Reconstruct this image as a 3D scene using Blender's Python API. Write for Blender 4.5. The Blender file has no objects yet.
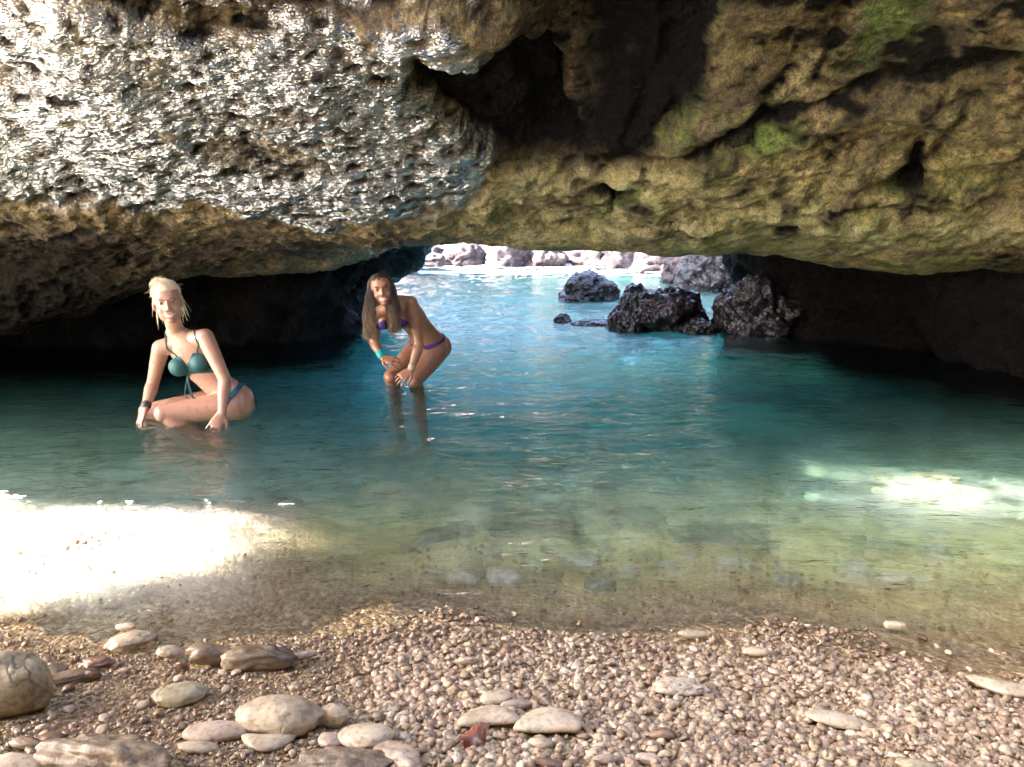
import bpy, bmesh, math, random
import numpy as np
from mathutils import Vector, Matrix, Quaternion
from mathutils.bvhtree import BVHTree

R = math.radians
rng = np.random.default_rng(7)
random.seed(7)
scene = bpy.context.scene
COL = scene.collection

# ------------------------------------------------------------------ camera numbers
ZC, FPX = 1.1, 759.0
PITCH = R(11.07)
CP, SP = math.cos(PITCH), math.sin(PITCH)

def ray(px, py):
    dx, dy = px - 512.0, py - 383.5
    return Vector((dx, FPX*CP - dy*SP, -FPX*SP - dy*CP))

def at(px, py, y):
    """world point seen at pixel (px,py) at world depth y"""
    r = ray(px, py); k = y/r.y
    return Vector((r.x*k, y, ZC + r.z*k))

def on_plane(px, py, z=0.0):
    r = ray(px, py); k = (z-ZC)/r.z
    return Vector((r.x*k, r.y*k, z))

SUN_AZ_VEC = Vector((-0.75, -0.15, 0.645)).normalized()      # direction TO the sun

# ------------------------------------------------------------------ numpy noise
_perm = np.random.default_rng(11).permutation(256)
_perm = np.concatenate([_perm, _perm, _perm])
_g3 = np.random.default_rng(5).normal(size=(256, 3)); _g3 /= np.linalg.norm(_g3, axis=1)[:, None]

def pnoise(p):
    p = np.asarray(p, float)
    i = np.floor(p).astype(int); f = p - i; i &= 255
    u = f*f*f*(f*(f*6-15)+10)
    out = 0
    for a in (0, 1):
        wx = u[:, 0] if a else 1-u[:, 0]
        for b in (0, 1):
            wy = u[:, 1] if b else 1-u[:, 1]
            for c in (0, 1):
                wz = u[:, 2] if c else 1-u[:, 2]
                h = _perm[_perm[_perm[(i[:, 0]+a) & 255]+((i[:, 1]+b) & 255)]+((i[:, 2]+c) & 255)]
                g = _g3[h]
                d = g[:, 0]*(f[:, 0]-a)+g[:, 1]*(f[:, 1]-b)+g[:, 2]*(f[:, 2]-c)
                out = out + wx*wy*wz*d
    return out*1.6

def fbm(p, scale, octaves=4, gain=.5, lac=2.03, ridged=False):
    p = np.asarray(p, float)/scale
    s, a = 0, 1.0
    for k in range(octaves):
        n = pnoise(p*(lac**k)+k*17.3)
        if ridged: n = 1-2*np.abs(n)
        s = s+a*n; a *= gain
    return s

def worley(p, scale, seed=1):
    """F1 distance and cell id (3D)"""
    p = np.asarray(p, float)/scale
    i = np.floor(p).astype(int); f = p-i
    best = np.full(len(p), 9.0); cid = np.zeros(len(p), int)
    r3 = np.random.default_rng(seed).random((256, 3))
    for a in (-1, 0, 1):
        for b in (-1, 0, 1):
            for c in (-1, 0, 1):
                h = _perm[_perm[_perm[(i[:, 0]+a) & 255]+((i[:, 1]+b) & 255)]+((i[:, 2]+c) & 255)]
                q = r3[h]+np.array([a, b, c])-f
                d = np.sqrt((q*q).sum(1))
                m = d < best
                best = np.where(m, d, best); cid = np.where(m, h, cid)
    return best, cid

def sstep(a, b, x):
    t = np.clip((x-a)/(b-a), 0, 1); return t*t*(3-2*t)

# ------------------------------------------------------------------ object helpers
def link(o, parent=None):
    COL.objects.link(o)
    if parent: o.parent = parent
    return o

def mesh_obj(name, verts, faces, mat=None, parent=None, smooth=True):
    me = bpy.data.meshes.new(name)
    verts = np.asarray(verts, np.float32)
    if isinstance(faces, np.ndarray):
        n, k = faces.shape
        me.vertices.add(len(verts)); me.vertices.foreach_set('co', verts.ravel())
        me.loops.add(n*k); me.loops.foreach_set('vertex_index', faces.astype(np.int32).ravel())
        me.polygons.add(n)
        me.polygons.foreach_set('loop_start', np.arange(0, n*k, k, dtype=np.int32))
        me.update(calc_edges=True); me.validate()
    else:
        me.from_pydata([tuple(map(float, v)) for v in verts], [], faces); me.update()
    if smooth: me.polygons.foreach_set('use_smooth', [True]*len(me.polygons))
    if mat: me.materials.append(mat)
    return link(bpy.data.objects.new(name, me), parent)

def tag(o, label=None, cat=None, group=None, kind=None):
    if label: o['label'] = label
    if cat: o['category'] = cat
    if group: o['group'] = group
    if kind: o['kind'] = kind
    return o

def attr(o, name, vals):
    a = o.data.attributes.new(name, 'FLOAT', 'POINT')
    a.data.foreach_set('value', np.asarray(vals, np.float32))

def grid(xs, ys):
    X, Y = np.meshgrid(xs, ys)
    nx, ny = len(xs), len(ys)
    idx = np.arange(nx*ny).reshape(ny, nx)
    F = np.stack([idx[:-1, :-1], idx[:-1, 1:], idx[1:, 1:], idx[1:, :-1]], -1).reshape(-1, 4)
    return X.ravel(), Y.ravel(), F

def varspace(parts):
    """[(start, stop, step), ...] -> non uniform axis"""
    out = []
    for a, b, s in parts: out.append(np.arange(a, b-1e-6, s))
    out.append([parts[-1][1]])
    return np.concatenate(out)

# ------------------------------------------------------------------ node helper
class NT:
    def __init__(self, name):
        self.m = bpy.data.materials.new(name); self.m.use_nodes = True
        self.t = self.m.node_tree; self.t.nodes.clear()
        self.out = self.t.nodes.new('ShaderNodeOutputMaterial')
    def n(self, typ, props=None, **ins):
        nd = self.t.nodes.new('ShaderNode'+typ)
        for k, v in (props or {}).items(): setattr(nd, k, v)
        for k, v in ins.items():
            self.set(nd, k, v)
        return nd
    def set(self, nd, k, v):
        key = k.replace('_', ' ')
        s = nd.inputs[int(k[1:])] if (k[0] == 'i' and k[1:].isdigit()) else nd.inputs[key]
        if isinstance(v, bpy.types.NodeSocket): self.t.links.new(v, s)
        elif isinstance(v, bpy.types.Node): self.t.links.new(v.outputs[0], s)
        else:
            if hasattr(s.default_value, '__len__') and hasattr(v, '__len__') and len(s.default_value) == 4 and len(v) == 3: v = (*v, 1)
            s.default_value = v
    def obj(self): return self.n('TexCoord').outputs['Object']
    def noise(self, vec, scale, detail=4, rough=.55, dist=0.0):
        return self.n('TexNoise', Vector=vec, Scale=scale, Detail=detail, Roughness=rough, Distortion=dist).outputs['Fac']
    def voro(self, vec, scale, feature='F1', out='Distance', rnd=1.0):
        return self.n('TexVoronoi', {'feature': feature}, Vector=vec, Scale=scale, Randomness=rnd).outputs[out]
    def ramp(self, fac, stops, interp='LINEAR'):
        nd = self.n('ValToRGB', Fac=fac); cr = nd.color_ramp; cr.interpolation = interp
        while len(cr.elements) < len(stops): cr.elements.new(.5)
        for e, (p, c) in zip(cr.elements, stops):
            e.position = p
            e.color = (c, c, c, 1) if not hasattr(c, '__len__') else (*c, 1)
        return nd.outputs['Color']
    def mix(self, fac, a, b, blend='MIX'):
        nd = self.n('Mix', {'data_type': 'RGBA', 'blend_type': blend})
        self.set(nd, 'i0', fac)
        self.set(nd, 'i6', a); self.set(nd, 'i7', b)
        return nd.outputs[2]
    def math(self, op, a, b=0.0, c=None, clamp=False):
        nd = self.n('Math', {'operation': op, 'use_clamp': clamp}); self.set(nd, 'i0', a); self.set(nd, 'i1', b)
        if c is not None: self.set(nd, 'i2', c)
        return nd.outputs[0]
    def attr(self, name): return self.n('Attribute', {'attribute_name': name}).outputs['Fac']
    def bump(self, h, strength=.5, dist=.02, normal=None):
        nd = self.n('Bump', Height=h, Strength=strength, Distance=dist)
        if normal is not None: self.set(nd, 'Normal', normal)
        return nd.outputs[0]
    def surf(self, sh): self.t.links.new(sh.outputs[0] if isinstance(sh, bpy.types.Node) else sh, self.out.inputs['Surface']); return self.m

def principled(nt, **k):
    return nt.n('BsdfPrincipled', None, **k)
SKY_STRENGTH, SUN_STRENGTH, EXPOSURE = .15, 5, 4.1
COAT_S, COAT_D, COAT_I, COAT_R = 54, .030, 4.2, .085
# ================================================================== CAVE ROCK
def rock_material(name):
    nt = NT(name); v = nt.obj()
    big = nt.noise(v, 1.1, 4, .6, .4)
    mid = nt.noise(v, 5.5, 8, .7, .5)
    fine = nt.noise(v, 26, 6, .65)
    col = nt.ramp(nt.math('ADD', nt.math('MULTIPLY', big, .55), nt.math('MULTIPLY', mid, .5)),
                  [(.32, (.04, .025, .012)), (.45, (.15, .098, .045)), (.54, (.35, .235, .09)), (.63, (.56, .41, .18)), (.78, (.22, .145, .09))])
    col = nt.mix(nt.ramp(fine, [(.38, .85), (.54, 0)]), col, (.05, .035, .025))
    # purple-brown patches
    pu = nt.ramp(nt.noise(v, 2.0, 3, .5), [(.55, 0), (.68, .7)])
    col = nt.mix(nt.math('MULTIPLY', pu, nt.attr('purple')), col, (.20, .095, .075))
    # moss / algae
    mo = nt.math('MULTIPLY', nt.attr('moss'), nt.ramp(nt.noise(v, 3.2, 8, .7), [(.40, 0.0), (.56, 1)]))
    mc = nt.ramp(nt.noise(v, 9, 5, .6), [(.33, (.02, .045, .006)), (.45, (.09, .13, .012)), (.56, (.33, .29, .05)), (.68,(.48,.38,.13))])
    col = nt.mix(nt.math('MULTIPLY', mo, .85), col, mc)
    wet = nt.attr('wet')
    col = nt.mix(nt.math('MULTIPLY', wet, .9), col, nt.ramp(nt.noise(v, 16, 6, .65), [(.40, (.012, .010, .009)), (.54, (.05, .042, .04)), (.66, (.20, .175, .17))]))
    col = nt.mix(nt.math('MULTIPLY', nt.attr('tan'), nt.ramp(nt.noise(v, 4, 6, .65), [(.36, .15), (.56, .9)])), col, nt.ramp(nt.noise(v, 10, 6, .65), [(.35, (.20, .155, .06)), (.5, (.46, .375, .16)), (.66, (.62, .52, .28))]))
    col = nt.mix(nt.math('MULTIPLY', nt.attr('green'), nt.ramp(nt.noise(v, 9, 7, .7), [(.40, 0), (.54, .9)])), col, nt.ramp(nt.noise(v, 30, 4, .6), [(.38, (.02, .05, .006)), (.6, (.16, .23, .022))]))
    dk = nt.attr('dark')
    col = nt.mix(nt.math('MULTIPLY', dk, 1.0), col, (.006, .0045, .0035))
    gr = nt.ramp(nt.noise(v, 95, 4, .7), [(.36, .42), (.6, 1.05)])
    col = nt.mix(1, col, gr, 'MULTIPLY')
    # bump
    vo = nt.voro(v, 22, 'SMOOTH_F1')
    h = nt.math('ADD', nt.math('MULTIPLY', nt.noise(v, 12, 8, .68, .3), 1.0), nt.math('MULTIPLY', vo, .35))
    h = nt.math('ADD', h, nt.math('MULTIPLY', fine, .35))
    h = nt.math('ADD', h, nt.math('MULTIPLY', nt.noise(v, 60, 4, .7), .22))
    b = nt.bump(h, 1.0, .055)
    rough = nt.math('SUBTRACT', .62, nt.math('MULTIPLY', wet, .38))
    p = principled(nt, Base_Color=col, Roughness=rough, Normal=b)
    nt.set(p, 'Specular IOR Level', nt.math('SUBTRACT', .5, nt.math('MULTIPLY', dk, .4)))
    p.inputs['Coat IOR'].default_value = COAT_I
    nt.set(p, 'Coat Weight', nt.math('MULTIPLY', wet, 1.0)); p.inputs['Coat Roughness'].default_value = COAT_R
    mp = nt.n('Mapping', Vector=v); mp.inputs['Scale'].default_value = (.34, 1, 1.1)
    ch = nt.math('ADD', nt.noise(mp, COAT_S, 1.5, .5, .8), nt.math('MULTIPLY', nt.noise(mp, 7, 2, .5, .4), .8))
    nt.set(p, 'Coat Normal', nt.bump(ch, 1.0, COAT_D))
    return nt.surf(p)

ROCK = rock_material('cave_rock')

# ---- ceiling control points: (px, py, depth y)
CT = [
 # underside slab, left
 (0,200,5.2),(100,205,5.4),(200,212,5.6),(330,235,6.0),(430,242,6.4),
 (0,140,4.75),(150,140,4.8),(300,150,4.95),(420,180,5.35),
 (0,60,4.2),(150,70,4.25),(300,75,4.35),(390,85,4.5),
 (0,12,3.9),(200,40,4.05),(330,30,4.05),(460,50,4.2),(0,-60,3.6),(250,-60,3.7),
 # descending brown shelf below it, far left
 (0,262,6.0),(0,325,6.3),(75,308,6.5),(150,287,6.7),(250,258,6.9),(330,247,7.0),
 (-150,205,5.0),(-150,290,5.9),(-150,335,6.1),(-150,60,4.1),(-150,140,4.6),
 (-400,215,4.8),(-400,330,5.7),(-300,60,4.4),
 # lip, right
 (520,247,6.5),(600,250,6.4),(700,250,6.3),(800,255,6.2),(900,264,6.05),(1024,264,5.9),(1200,268,5.8),(1400,270,5.7),
 # belly
 (520,205,5.9),(600,210,5.9),(700,210,5.8),(800,200,5.6),(900,180,5.4),(1024,170,5.2),(1200,170,5.0),
 (520,168,5.45),(600,168,5.5),(680,165,5.4),(740,130,5.1),(850,108,4.9),(1024,68,4.5),(1200,60,4.3),
 # steep brown faces above the ledge
 (545,120,5.25),(600,60,4.95),(600,0,4.55),(680,90,4.95),(680,0,4.4),(760,60,4.75),(760,0,4.35),(900,40,4.55),(900,0,4.3),(1024,25,4.25),(1024,-10,4.1),
 (500,140,5.25),(480,90,4.9),(530,40,4.6),(530,0,4.3),
]
pts = [tuple(at(*c)) for c in CT]
for x in (-4, -2.5, -1, .5, 2, 3.5, 5.5):
    pts += [(x, 3.3, 3.0+.25*(x < -2)), (x, 1.0, 3.1+.4*(x < -2)), (x, -1.0, 2.5+.9*(x < -2)), (x, -2.4, .9)]
for x in (-.5, 1, 2.5, 4, 6): pts += [(x, 7.3, 1.2), (x, 8.6, 1.25), (x, 10.5, 1.5)]
for x in (-7, -5, -3.5, -2): pts += [(x, 7.6, .75), (x, 9.0, .9), (x, 10.5, 1.2)]
pts += [(-4.2, 4.0, 3.1), (-5.5, 4.4, 3.0), (-7, 4.0, 3.0)]
pts = np.array(pts)

def tps(P, z, lam=2e-3):
    n = len(P)
    d = np.linalg.norm(P[:, None]-P[None], axis=2)
    K = np.where(d > 0, d*d*np.log(np.maximum(d, 1e-9)), 0)+lam*np.eye(n)
    A = np.zeros((n+3, n+3)); A[:n, :n] = K
    A[:n, n] = 1; A[:n, n+1:] = P; A[n, :n] = 1; A[n+1:, :n] = P.T
    w = np.linalg.solve(A, np.concatenate([z, [0, 0, 0]]))
    def f(Q):
        out = np.empty(len(Q))
        for s in range(0, len(Q), 20000):
            q = Q[s:s+20000]
            d = np.linalg.norm(q[:, None]-P[None], axis=2)
            k = np.where(d > 0, d*d*np.log(np.maximum(d, 1e-9)), 0)
            out[s:s+20000] = k@w[:n]+w[n]+q@w[n+1:]
        return out
    return f
zf = tps(pts[:, :2], pts[:, 2])

def inpoly(x, y, poly):
    r = np.zeros(len(x), bool); n = len(poly)
    for i in range(n):
        x1, y1 = poly[i]; x2, y2 = poly[(i+1) % n]
        c = ((y1 > y) != (y2 > y)) & (x < (x2-x1)*(y-y1)/((y2-y1) if y2 != y1 else 1e-9)+x1)
        r ^= c
    return r

def pix(V):
    """pixel coordinates of world points (used only to lay out rock zones)"""
    y = V[:, 1]*CP-(V[:, 2]-ZC)*SP
    u = V[:, 1]*SP+(V[:, 2]-ZC)*CP
    y = np.maximum(y, .05)
    return 512+FPX*V[:, 0]/y, 383.5-FPX*u/y

def soft(poly, px, py, w=10):
    """distance based soft mask of a polygon"""
    ins = inpoly(px, py, poly)
    d = np.full(len(px), 1e9); n = len(poly)
    for i in range(n):
        a = np.array(poly[i], float); b = np.array(poly[(i+1) % n], float); ab = b-a
        t = np.clip(((px-a[0])*ab[0]+(py-a[1])*ab[1])/(ab@ab), 0, 1)
        d = np.minimum(d, np.hypot(px-a[0]-t*ab[0], py-a[1]-t*ab[1]))
    return sstep(-w, w, np.where(ins, d, -d))

def make_ceiling():
    xs = varspace([(-8, -4.6, .07), (-4.6, 4.9, .0155), (4.9, 9, .08)])
    ys = varspace([(-3.0, 2.9, .06), (2.9, 3.7, .05), (3.7, 6.9, .0135), (6.9, 7.2, .03), (7.2, 10.5, .05)])
    X, Y, F = grid(xs, ys)
    Z = zf(np.stack([X, Y], 1))
    Z = np.clip(Z, .12, 3.9)
    V = np.stack([X, Y, Z], 1)
    px, py = pix(V)
    jx = px+14*fbm(V, .5, 3); jy = py+10*fbm(V+31, .4, 3)
    slab = soft([(-900, -5), (0, 5), (60, 14), (200, 42), (330, 30), (350, 42), (398, 66), (405, 90), (430, 98), (450, 115), (475, 140), (500, 150), (480, 185), (430, 205), (330, 230), (200, 209), (0, 198), (-900, 190)], jx, jy, 5)
    tip = soft([(330, 30), (430, 25), (484, 52), (450, 63), (400, 66)], jx, jy, 4)
    notch = soft([(402, 67), (440, 66), (484, 57), (560, 45), (585, 155), (505, 158), (473, 140), (450, 115), (428, 97), (407, 90)], jx, jy, 6)
    notch2 = soft([(-900, 40), (0, 57), (40, 75), (48, 92), (0, 97), (-900, 90)], jx, jy, 5)
    hollow = soft([(195, 140), (225, 132), (275, 140), (330, 165), (350, 185), (300, 182), (240, 175), (205, 165)], jx, jy, 7)
    upper = soft([(-900, -400), (530, -400), (530, 0), (470, 20), (360, 20), (330, 30), (200, 42), (60, 14), (0, 4), (-900, -10)], jx, jy, 7)
    brown = soft([(500, -200), (760, -200), (700, 100), (640, 165), (560, 160), (520, 160), (505, 60)], jx, jy, 14)
    gully = soft([(665, -50), (745, -50), (700, 70), (670, 150), (655, 150), (665, 60)], jx, jy, 10)
    cave1 = soft([(715, 148), (735, 130), (770, 125), (765, 150), (730, 158)], jx, jy, 6)
    cave2 = soft([(888, 190), (905, 165), (925, 150), (935, 170), (930, 190), (905, 200)], jx, jy, 8)
    cave3 = soft([(595, 195), (615, 185), (628, 190), (610, 208), (596, 210)], jx, jy, 4)
    cave4 = soft([(770, 222), (800, 215), (815, 224), (800, 234), (776, 235)], jx, jy, 4)
    vis = sstep(2.5, 3.2, Y)*sstep(7.5, 6.8, Y)
    dz = .15*notch+.10*notch2+.07*hollow+.10*upper+.09*gully+.10*cave1+.10*cave2+.08*cave3+.06*cave4-.05*tip+.05*brown
    Z = Z+dz*vis
    V = np.stack([X, Y, Z], 1)
    # normals from the grid
    def normals(V):
        P = V.reshape(len(ys), len(xs), 3)
        du = np.gradient(P, axis=1); dv = np.gradient(P, axis=0)
        n = np.cross(dv, du); n /= np.linalg.norm(n, axis=2)[..., None]+1e-12
        return n.reshape(-1, 3)
    N = normals(V)
    lipz = sstep(215, 250, py)*(px > 400)
    shelf = sstep(215, 245, py)*sstep(440, 380, px)
    calm = (1-.55*slab)*(1-.75*brown)*(1-.65*lipz)*(1-.45*shelf)
    W = V+.12*np.stack([fbm(V+3, .5, 3), fbm(V+5, .5, 3), fbm(V+8, .5, 3)], 1)
    rgt = sstep(480, 600, px)
    disp = .07*fbm(V, .9, 3)*(1-.4*lipz)+calm*((.034-.016*rgt)*fbm(V+9, .36, 4, ridged=True)+(.030-.019*rgt)*fbm(V+77, .14, 4, .6))
    Sx = W*np.array([.42, 1.0, 1.25])
    belly = rgt*sstep(50, 140, py)*(1-brown)*(1-.55*lipz)
    disp += belly*(.036*fbm(Sx+2, .30, 3, .5, ridged=True)+.075*fbm(Sx+40, .55, 2))
    d, cid = worley(W*np.array([.7, 1, 1]), .42, 21)
    nod = sstep(900, 970, px)*sstep(60, 90, py)*sstep(205, 160, py)
    disp += (.45*belly+nod)*.11*(.5-d)*(.2+.8*((cid*53) % 100)/100)
    disp += brown*(.05*fbm(W*np.array([1.9, .8, .5]), .45, 3)+.012*fbm(V, .1, 4))
    def groove(line, w):
        dmin = np.full(len(px), 1e9)
        for (x1, y1), (x2, y2) in zip(line[:-1], line[1:]):
            ax, ay = x2-x1, y2-y1; t = np.clip(((jx-x1)*ax+(jy-y1)*ay)/(ax*ax+ay*ay), 0, 1)
            dmin = np.minimum(dmin, np.hypot(jx-x1-t*ax, jy-y1-t*ay))
        return np.exp(-(dmin/w)**2)
    cre = groove([(500, 168), (580, 166), (660, 163), (720, 150), (760, 122), (850, 92), (930, 78), (1060, 58)], 7)
    cr2 = .6*groove([(560, 222), (640, 214), (720, 206), (900, 208), (1060, 200)], 4)
    cr3 = .7*groove([(800, 30), (780, 70), (765, 110)], 8)+.7*groove([(850, 0), (832, 45), (815, 80)], 7)+.6*groove([(640, 20), (655, 90), (640, 150)], 8)
    cr4 = .7*groove([(1000, 110), (965, 100), (945, 125), (950, 160)], 6)+.5*groove([(820, 140), (835, 175), (815, 195)], 6)
    cracks = np.clip(cre+cr2+cr3+cr4, 0, 1.3)*vis
    disp -= .06*cracks
    ridge = groove([(500, 180), (600, 178), (690, 176), (740, 165), (790, 140), (870, 110), (1060, 78)], 8)
    disp += .035*ridge*vis
    # stretched lumps along the slab
    S = V*np.array([.6, 1, 1.4])
    disp += slab*(.016*fbm(S, .16, 3, .6, ridged=True)+.012*fbm(V*np.array([.6, 1, 1.2]), .06, 2, .6, ridged=True))
    # pocks: holes eaten into the underside
    pit = np.zeros(len(V))
    for sc, dep, thr, sd in ((.19, .055, .36, 3), (.10, .04, .40, 4), (.055, .022, .42, 8)):
        d, cid = worley(V*np.array([.5, 1.15, 1.15]), sc, sd)
        on = (((cid*37) % 100) < (46 if sc > .1 else 62))
        pk = sstep(thr*.95, thr*.5, d)*on; pit = np.maximum(pit, pk); disp -= (slab*1.0+(.55-.33*rgt)*(1-slab)*(1-.7*brown)*(1-.5*lipz))*dep*sstep(thr, thr*.45, d)*on
    V = V+N*disp[:, None]
    # lumpy belly, right
    # sunlight openings: cut where the ray to the sun meets the roof
    s = SUN_AZ_VEC; t = V[:, 2]/s.z
    gx, gy = V[:, 0]-s.x*t, V[:, 1]-s.y*t
    wob = .05*fbm(np.stack([gx, gy, gx*0], 1), .35, 3)
    beach = [(-.88, 2.70), (-1.05, 2.50), (-1.6, 2.08), (-2.2, 1.75), (-3.2, .6), (-4.5, -3), (-14, -6), (-14, 3.0), (-3.0, 3.15), (-2.17, 3.07), (-1.2, 2.90)]
    spot = [(1.22, 4.05), (1.36, 3.72), (1.60, 3.40), (1.92, 3.22), (2.25, 3.25), (2.3, 3.6), (2.0, 3.85), (1.6, 4.05)]
    top1 = [(-.8, -.1), (.2, -.6), (1.6, -.4), (2.5, .3), (2.6, 1.6), (2.3, 3.0), (1.2, 3.5), (.2, 3.4), (-.6, 3.1), (-.9, 1.5)]  # unseen roof hole added to let extra sky light in
    wx = .2*fbm(V, .6, 3)
    far = [(-1.35, 7.15), (-.4, 6.95), (1.0, 7.0), (2.0, 7.1), (2.5, 7.6), (2.4, 8.5), (1.0, 8.9), (-.5, 8.8), (-1.5, 8.3)]  # unseen hole behind the lip, added to light the water
    hole = inpoly(X+.5*wx, Y+.5*wx, far) | inpoly(X+wx, Y+wx, top1) | inpoly(gx+wob, gy+wob, beach) | inpoly(gx+wob*.6, gy+wob*.6, spot)
    keep = ~hole[F].any(1)
    F2 = F[keep]
    # upper skin: the same sheet carried along the sun direction so the openings stay open
    n = len(V)
    TOP = V*np.array([1, 1, 0])+np.array([0, 0, 0])
    TOP = V+np.array(s)*.9
    TOP[:, 2] += .12*fbm(V, 1.2, 3)
    e = np.concatenate([F2[:, [0, 1]], F2[:, [1, 2]], F2[:, [2, 3]], F2[:, [3, 0]]])
    key = np.sort(e, 1); code = key[:, 0].astype(np.int64)*n+key[:, 1]
    u, first, cnt = np.unique(code, return_index=True, return_counts=True)
    be = e[first[cnt == 1]]
    side = np.stack([be[:, 1], be[:, 0], be[:, 0]+n, be[:, 1]+n], 1)
    FA = np.concatenate([F2[:, ::-1], F2+n, side[:, ::-1]])
    used = np.zeros(2*n, bool); used[FA.ravel()] = True
    remap = np.cumsum(used)-1
    VV = np.concatenate([V, TOP])[used]
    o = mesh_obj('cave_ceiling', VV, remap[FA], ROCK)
    px, py = pix(V)
    right = sstep(380, 560, px)
    moss = right*(.35+.65*sstep(140, 200, py))*(1-.8*brown)
    moss = np.maximum(moss, 1.2*soft([(720, 110), (800, 95), (815, 140), (765, 165), (735, 160)], jx, jy, 14))
    moss = np.maximum(moss, .9*soft([(850, -40), (940, -40), (935, 60), (860, 75), (830, 60)], jx, jy, 18))
    moss = np.maximum(moss, .75*gully)
    moss = np.maximum(moss*(.75+.5*fbm(V, .6, 2)), 1.0*soft([(560, 205), (600, 180), (650, 176), (640, 200), (600, 215)], jx, jy, 10))
    wet = np.maximum(slab, tip)*(1-.9*notch)*(1-.85*notch2)*(1-.75*hollow)
    wet = np.maximum(wet, upper*sstep(.05, .35, fbm(V, .22, 3)))*sstep(510, 480, px)
    gap = sstep(.32, .52, fbm(V*np.array([.5, 1, 1.1])+60, .13, 4, .6))
    wet = wet*(1-.97*np.clip(pit*1.3, 0, 1))*(1-.8*gap)
    dark_gap = gap
    purple = np.maximum(sstep(780, 900, px)*sstep(230, 190, py)*sstep(60, 100, py), 1.0*sstep(330, 120, px)*sstep(212, 245, py))
    dark = np.clip(.6*rgt*sstep(.10, .55, fbm(V+120, .42, 4, .6))*(1-.6*lipz)+.5*cracks+.72*sstep(560, 640, px)*sstep(165, 60, py)*np.clip(.65+.8*fbm(V+90, .4, 3), 0, 1.2)+.95*pit*slab+.6*gap*slab+.35*pit*(1-slab)+1.0*notch+.8*cave1+.8*cave2+.8*cave3+.8*cave4+.4*hollow+(.72*brown)+.2*brown*sstep(80, 140, py)*sstep(700, 640, px)+.3*gully+.75*upper*(1-wet)+.45*sstep(900, 1010, px)*sstep(225, 250, py)+.48*shelf*(1-slab)+.45*sstep(200, 60, px)*sstep(212, 225, py)*(1-slab), 0, 1)  # notch, hollows, pockets and cracks get their shade as dark colour
    z0 = np.zeros(n)
    tan = soft([(430, 205), (500, 172), (600, 168), (700, 172), (760, 190), (900, 215), (1040, 215), (1040, 240), (800, 240), (640, 238), (520, 238), (430, 232)], jx, jy, 12)
    green = np.clip(soft([(728, 150), (745, 118), (800, 98), (815, 130), (770, 160)], jx, jy, 10)+soft([(840, 70), (865, -20), (930, -30), (930, 50), (880, 78)], jx, jy, 16)+.8*soft([(668, 140), (672, 60), (700, 0), (730, 0), (705, 70), (690, 140)], jx, jy, 10)+.9*soft([(575, 215), (600, 188), (640, 180), (632, 204)], jx, jy, 8)+.7*soft([(880, 185), (900, 165), (935, 170), (925, 200), (890, 205)], jx, jy, 10)+.6*soft([(940, 60), (1040, 30), (1040, 60), (960, 85)], jx, jy, 10)+.5*soft([(690, 225), (800, 212), (940, 225), (930, 245), (760, 248)], jx, jy, 10), 0, 1)
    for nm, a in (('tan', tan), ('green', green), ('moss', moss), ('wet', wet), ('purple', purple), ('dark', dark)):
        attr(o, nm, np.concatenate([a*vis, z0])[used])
    tag(o, 'low rugged cave roof, wet and glittering at left, mossy brown at right', 'cave ceiling', kind='structure')
    return o
make_ceiling()

# ---- rock walls: displaced upright sheets along a plan curve
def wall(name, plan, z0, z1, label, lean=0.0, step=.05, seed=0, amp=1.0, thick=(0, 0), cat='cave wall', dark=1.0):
    P = np.array(plan, float)
    L = np.concatenate([[0], np.cumsum(np.linalg.norm(np.diff(P, axis=0), axis=1))])
    u = np.arange(0, L[-1], step)
    # smooth resample
    cx = np.interp(u, L, P[:, 0]); cy = np.interp(u, L, P[:, 1])
    k = max(3, int(.35/step)); ker = np.hanning(k+2)[1:-1]; ker /= ker.sum()
    pad = lambda a: np.convolve(np.concatenate([np.full(k, a[0]), a, np.full(k, a[-1])]), ker, 'same')[k:-k]
    cx, cy = pad(cx), pad(cy)
    tx, ty = np.gradient(cx), np.gradient(cy); l = np.hypot(tx, ty); nx, ny = ty/l, -tx/l
    zs = np.arange(z0, z1+1e-6, step)
    U, Zg = np.meshgrid(np.arange(len(u)), zs)
    U = U.ravel(); Zg = Zg.ravel()
    V = np.stack([cx[U], cy[U], Zg], 1)
    N = np.stack([nx[U], ny[U], 0*nx[U]], 1)
    d = amp*(.28*fbm(V+seed, 1.1, 4)+.10*fbm(V+seed+5, .35, 4, ridged=True))+lean*(Zg-z0)
    V = V+N*d[:, None]
    idx = np.arange(len(u)*len(zs)).reshape(len(zs), len(u))
    F = np.stack([idx[:-1, :-1], idx[:-1, 1:], idx[1:, 1:], idx[1:, :-1]], -1).reshape(-1, 4)
    n = len(V)
    B = V-N*np.array([1.6]); B[:, 2] = Zg
    e = np.concatenate([F[:, [0, 1]], F[:, [1, 2]], F[:, [2, 3]], F[:, [3, 0]]])
    key = np.sort(e, 1); code = key[:, 0].astype(np.int64)*n+key[:, 1]
    uq, first, cnt = np.unique(code, return_index=True, return_counts=True)
    be = e[first[cnt == 1]]
    side = np.stack([be[:, 1], be[:, 0], be[:, 0]+n, be[:, 1]+n], 1)
    o = mesh_obj(name, np.concatenate([V, B]), np.concatenate([F, F[:, ::-1]+n, side]), ROCK)
    z = np.zeros(2*n)
    attr(o, 'moss', z+.25); attr(o, 'wet', z); attr(o, 'purple', z+.6); attr(o, 'dark', z+dark)  # dark: shade of the recesses put into the wall colour
    tag(o, label, cat, kind='structure')
    return o
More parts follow.
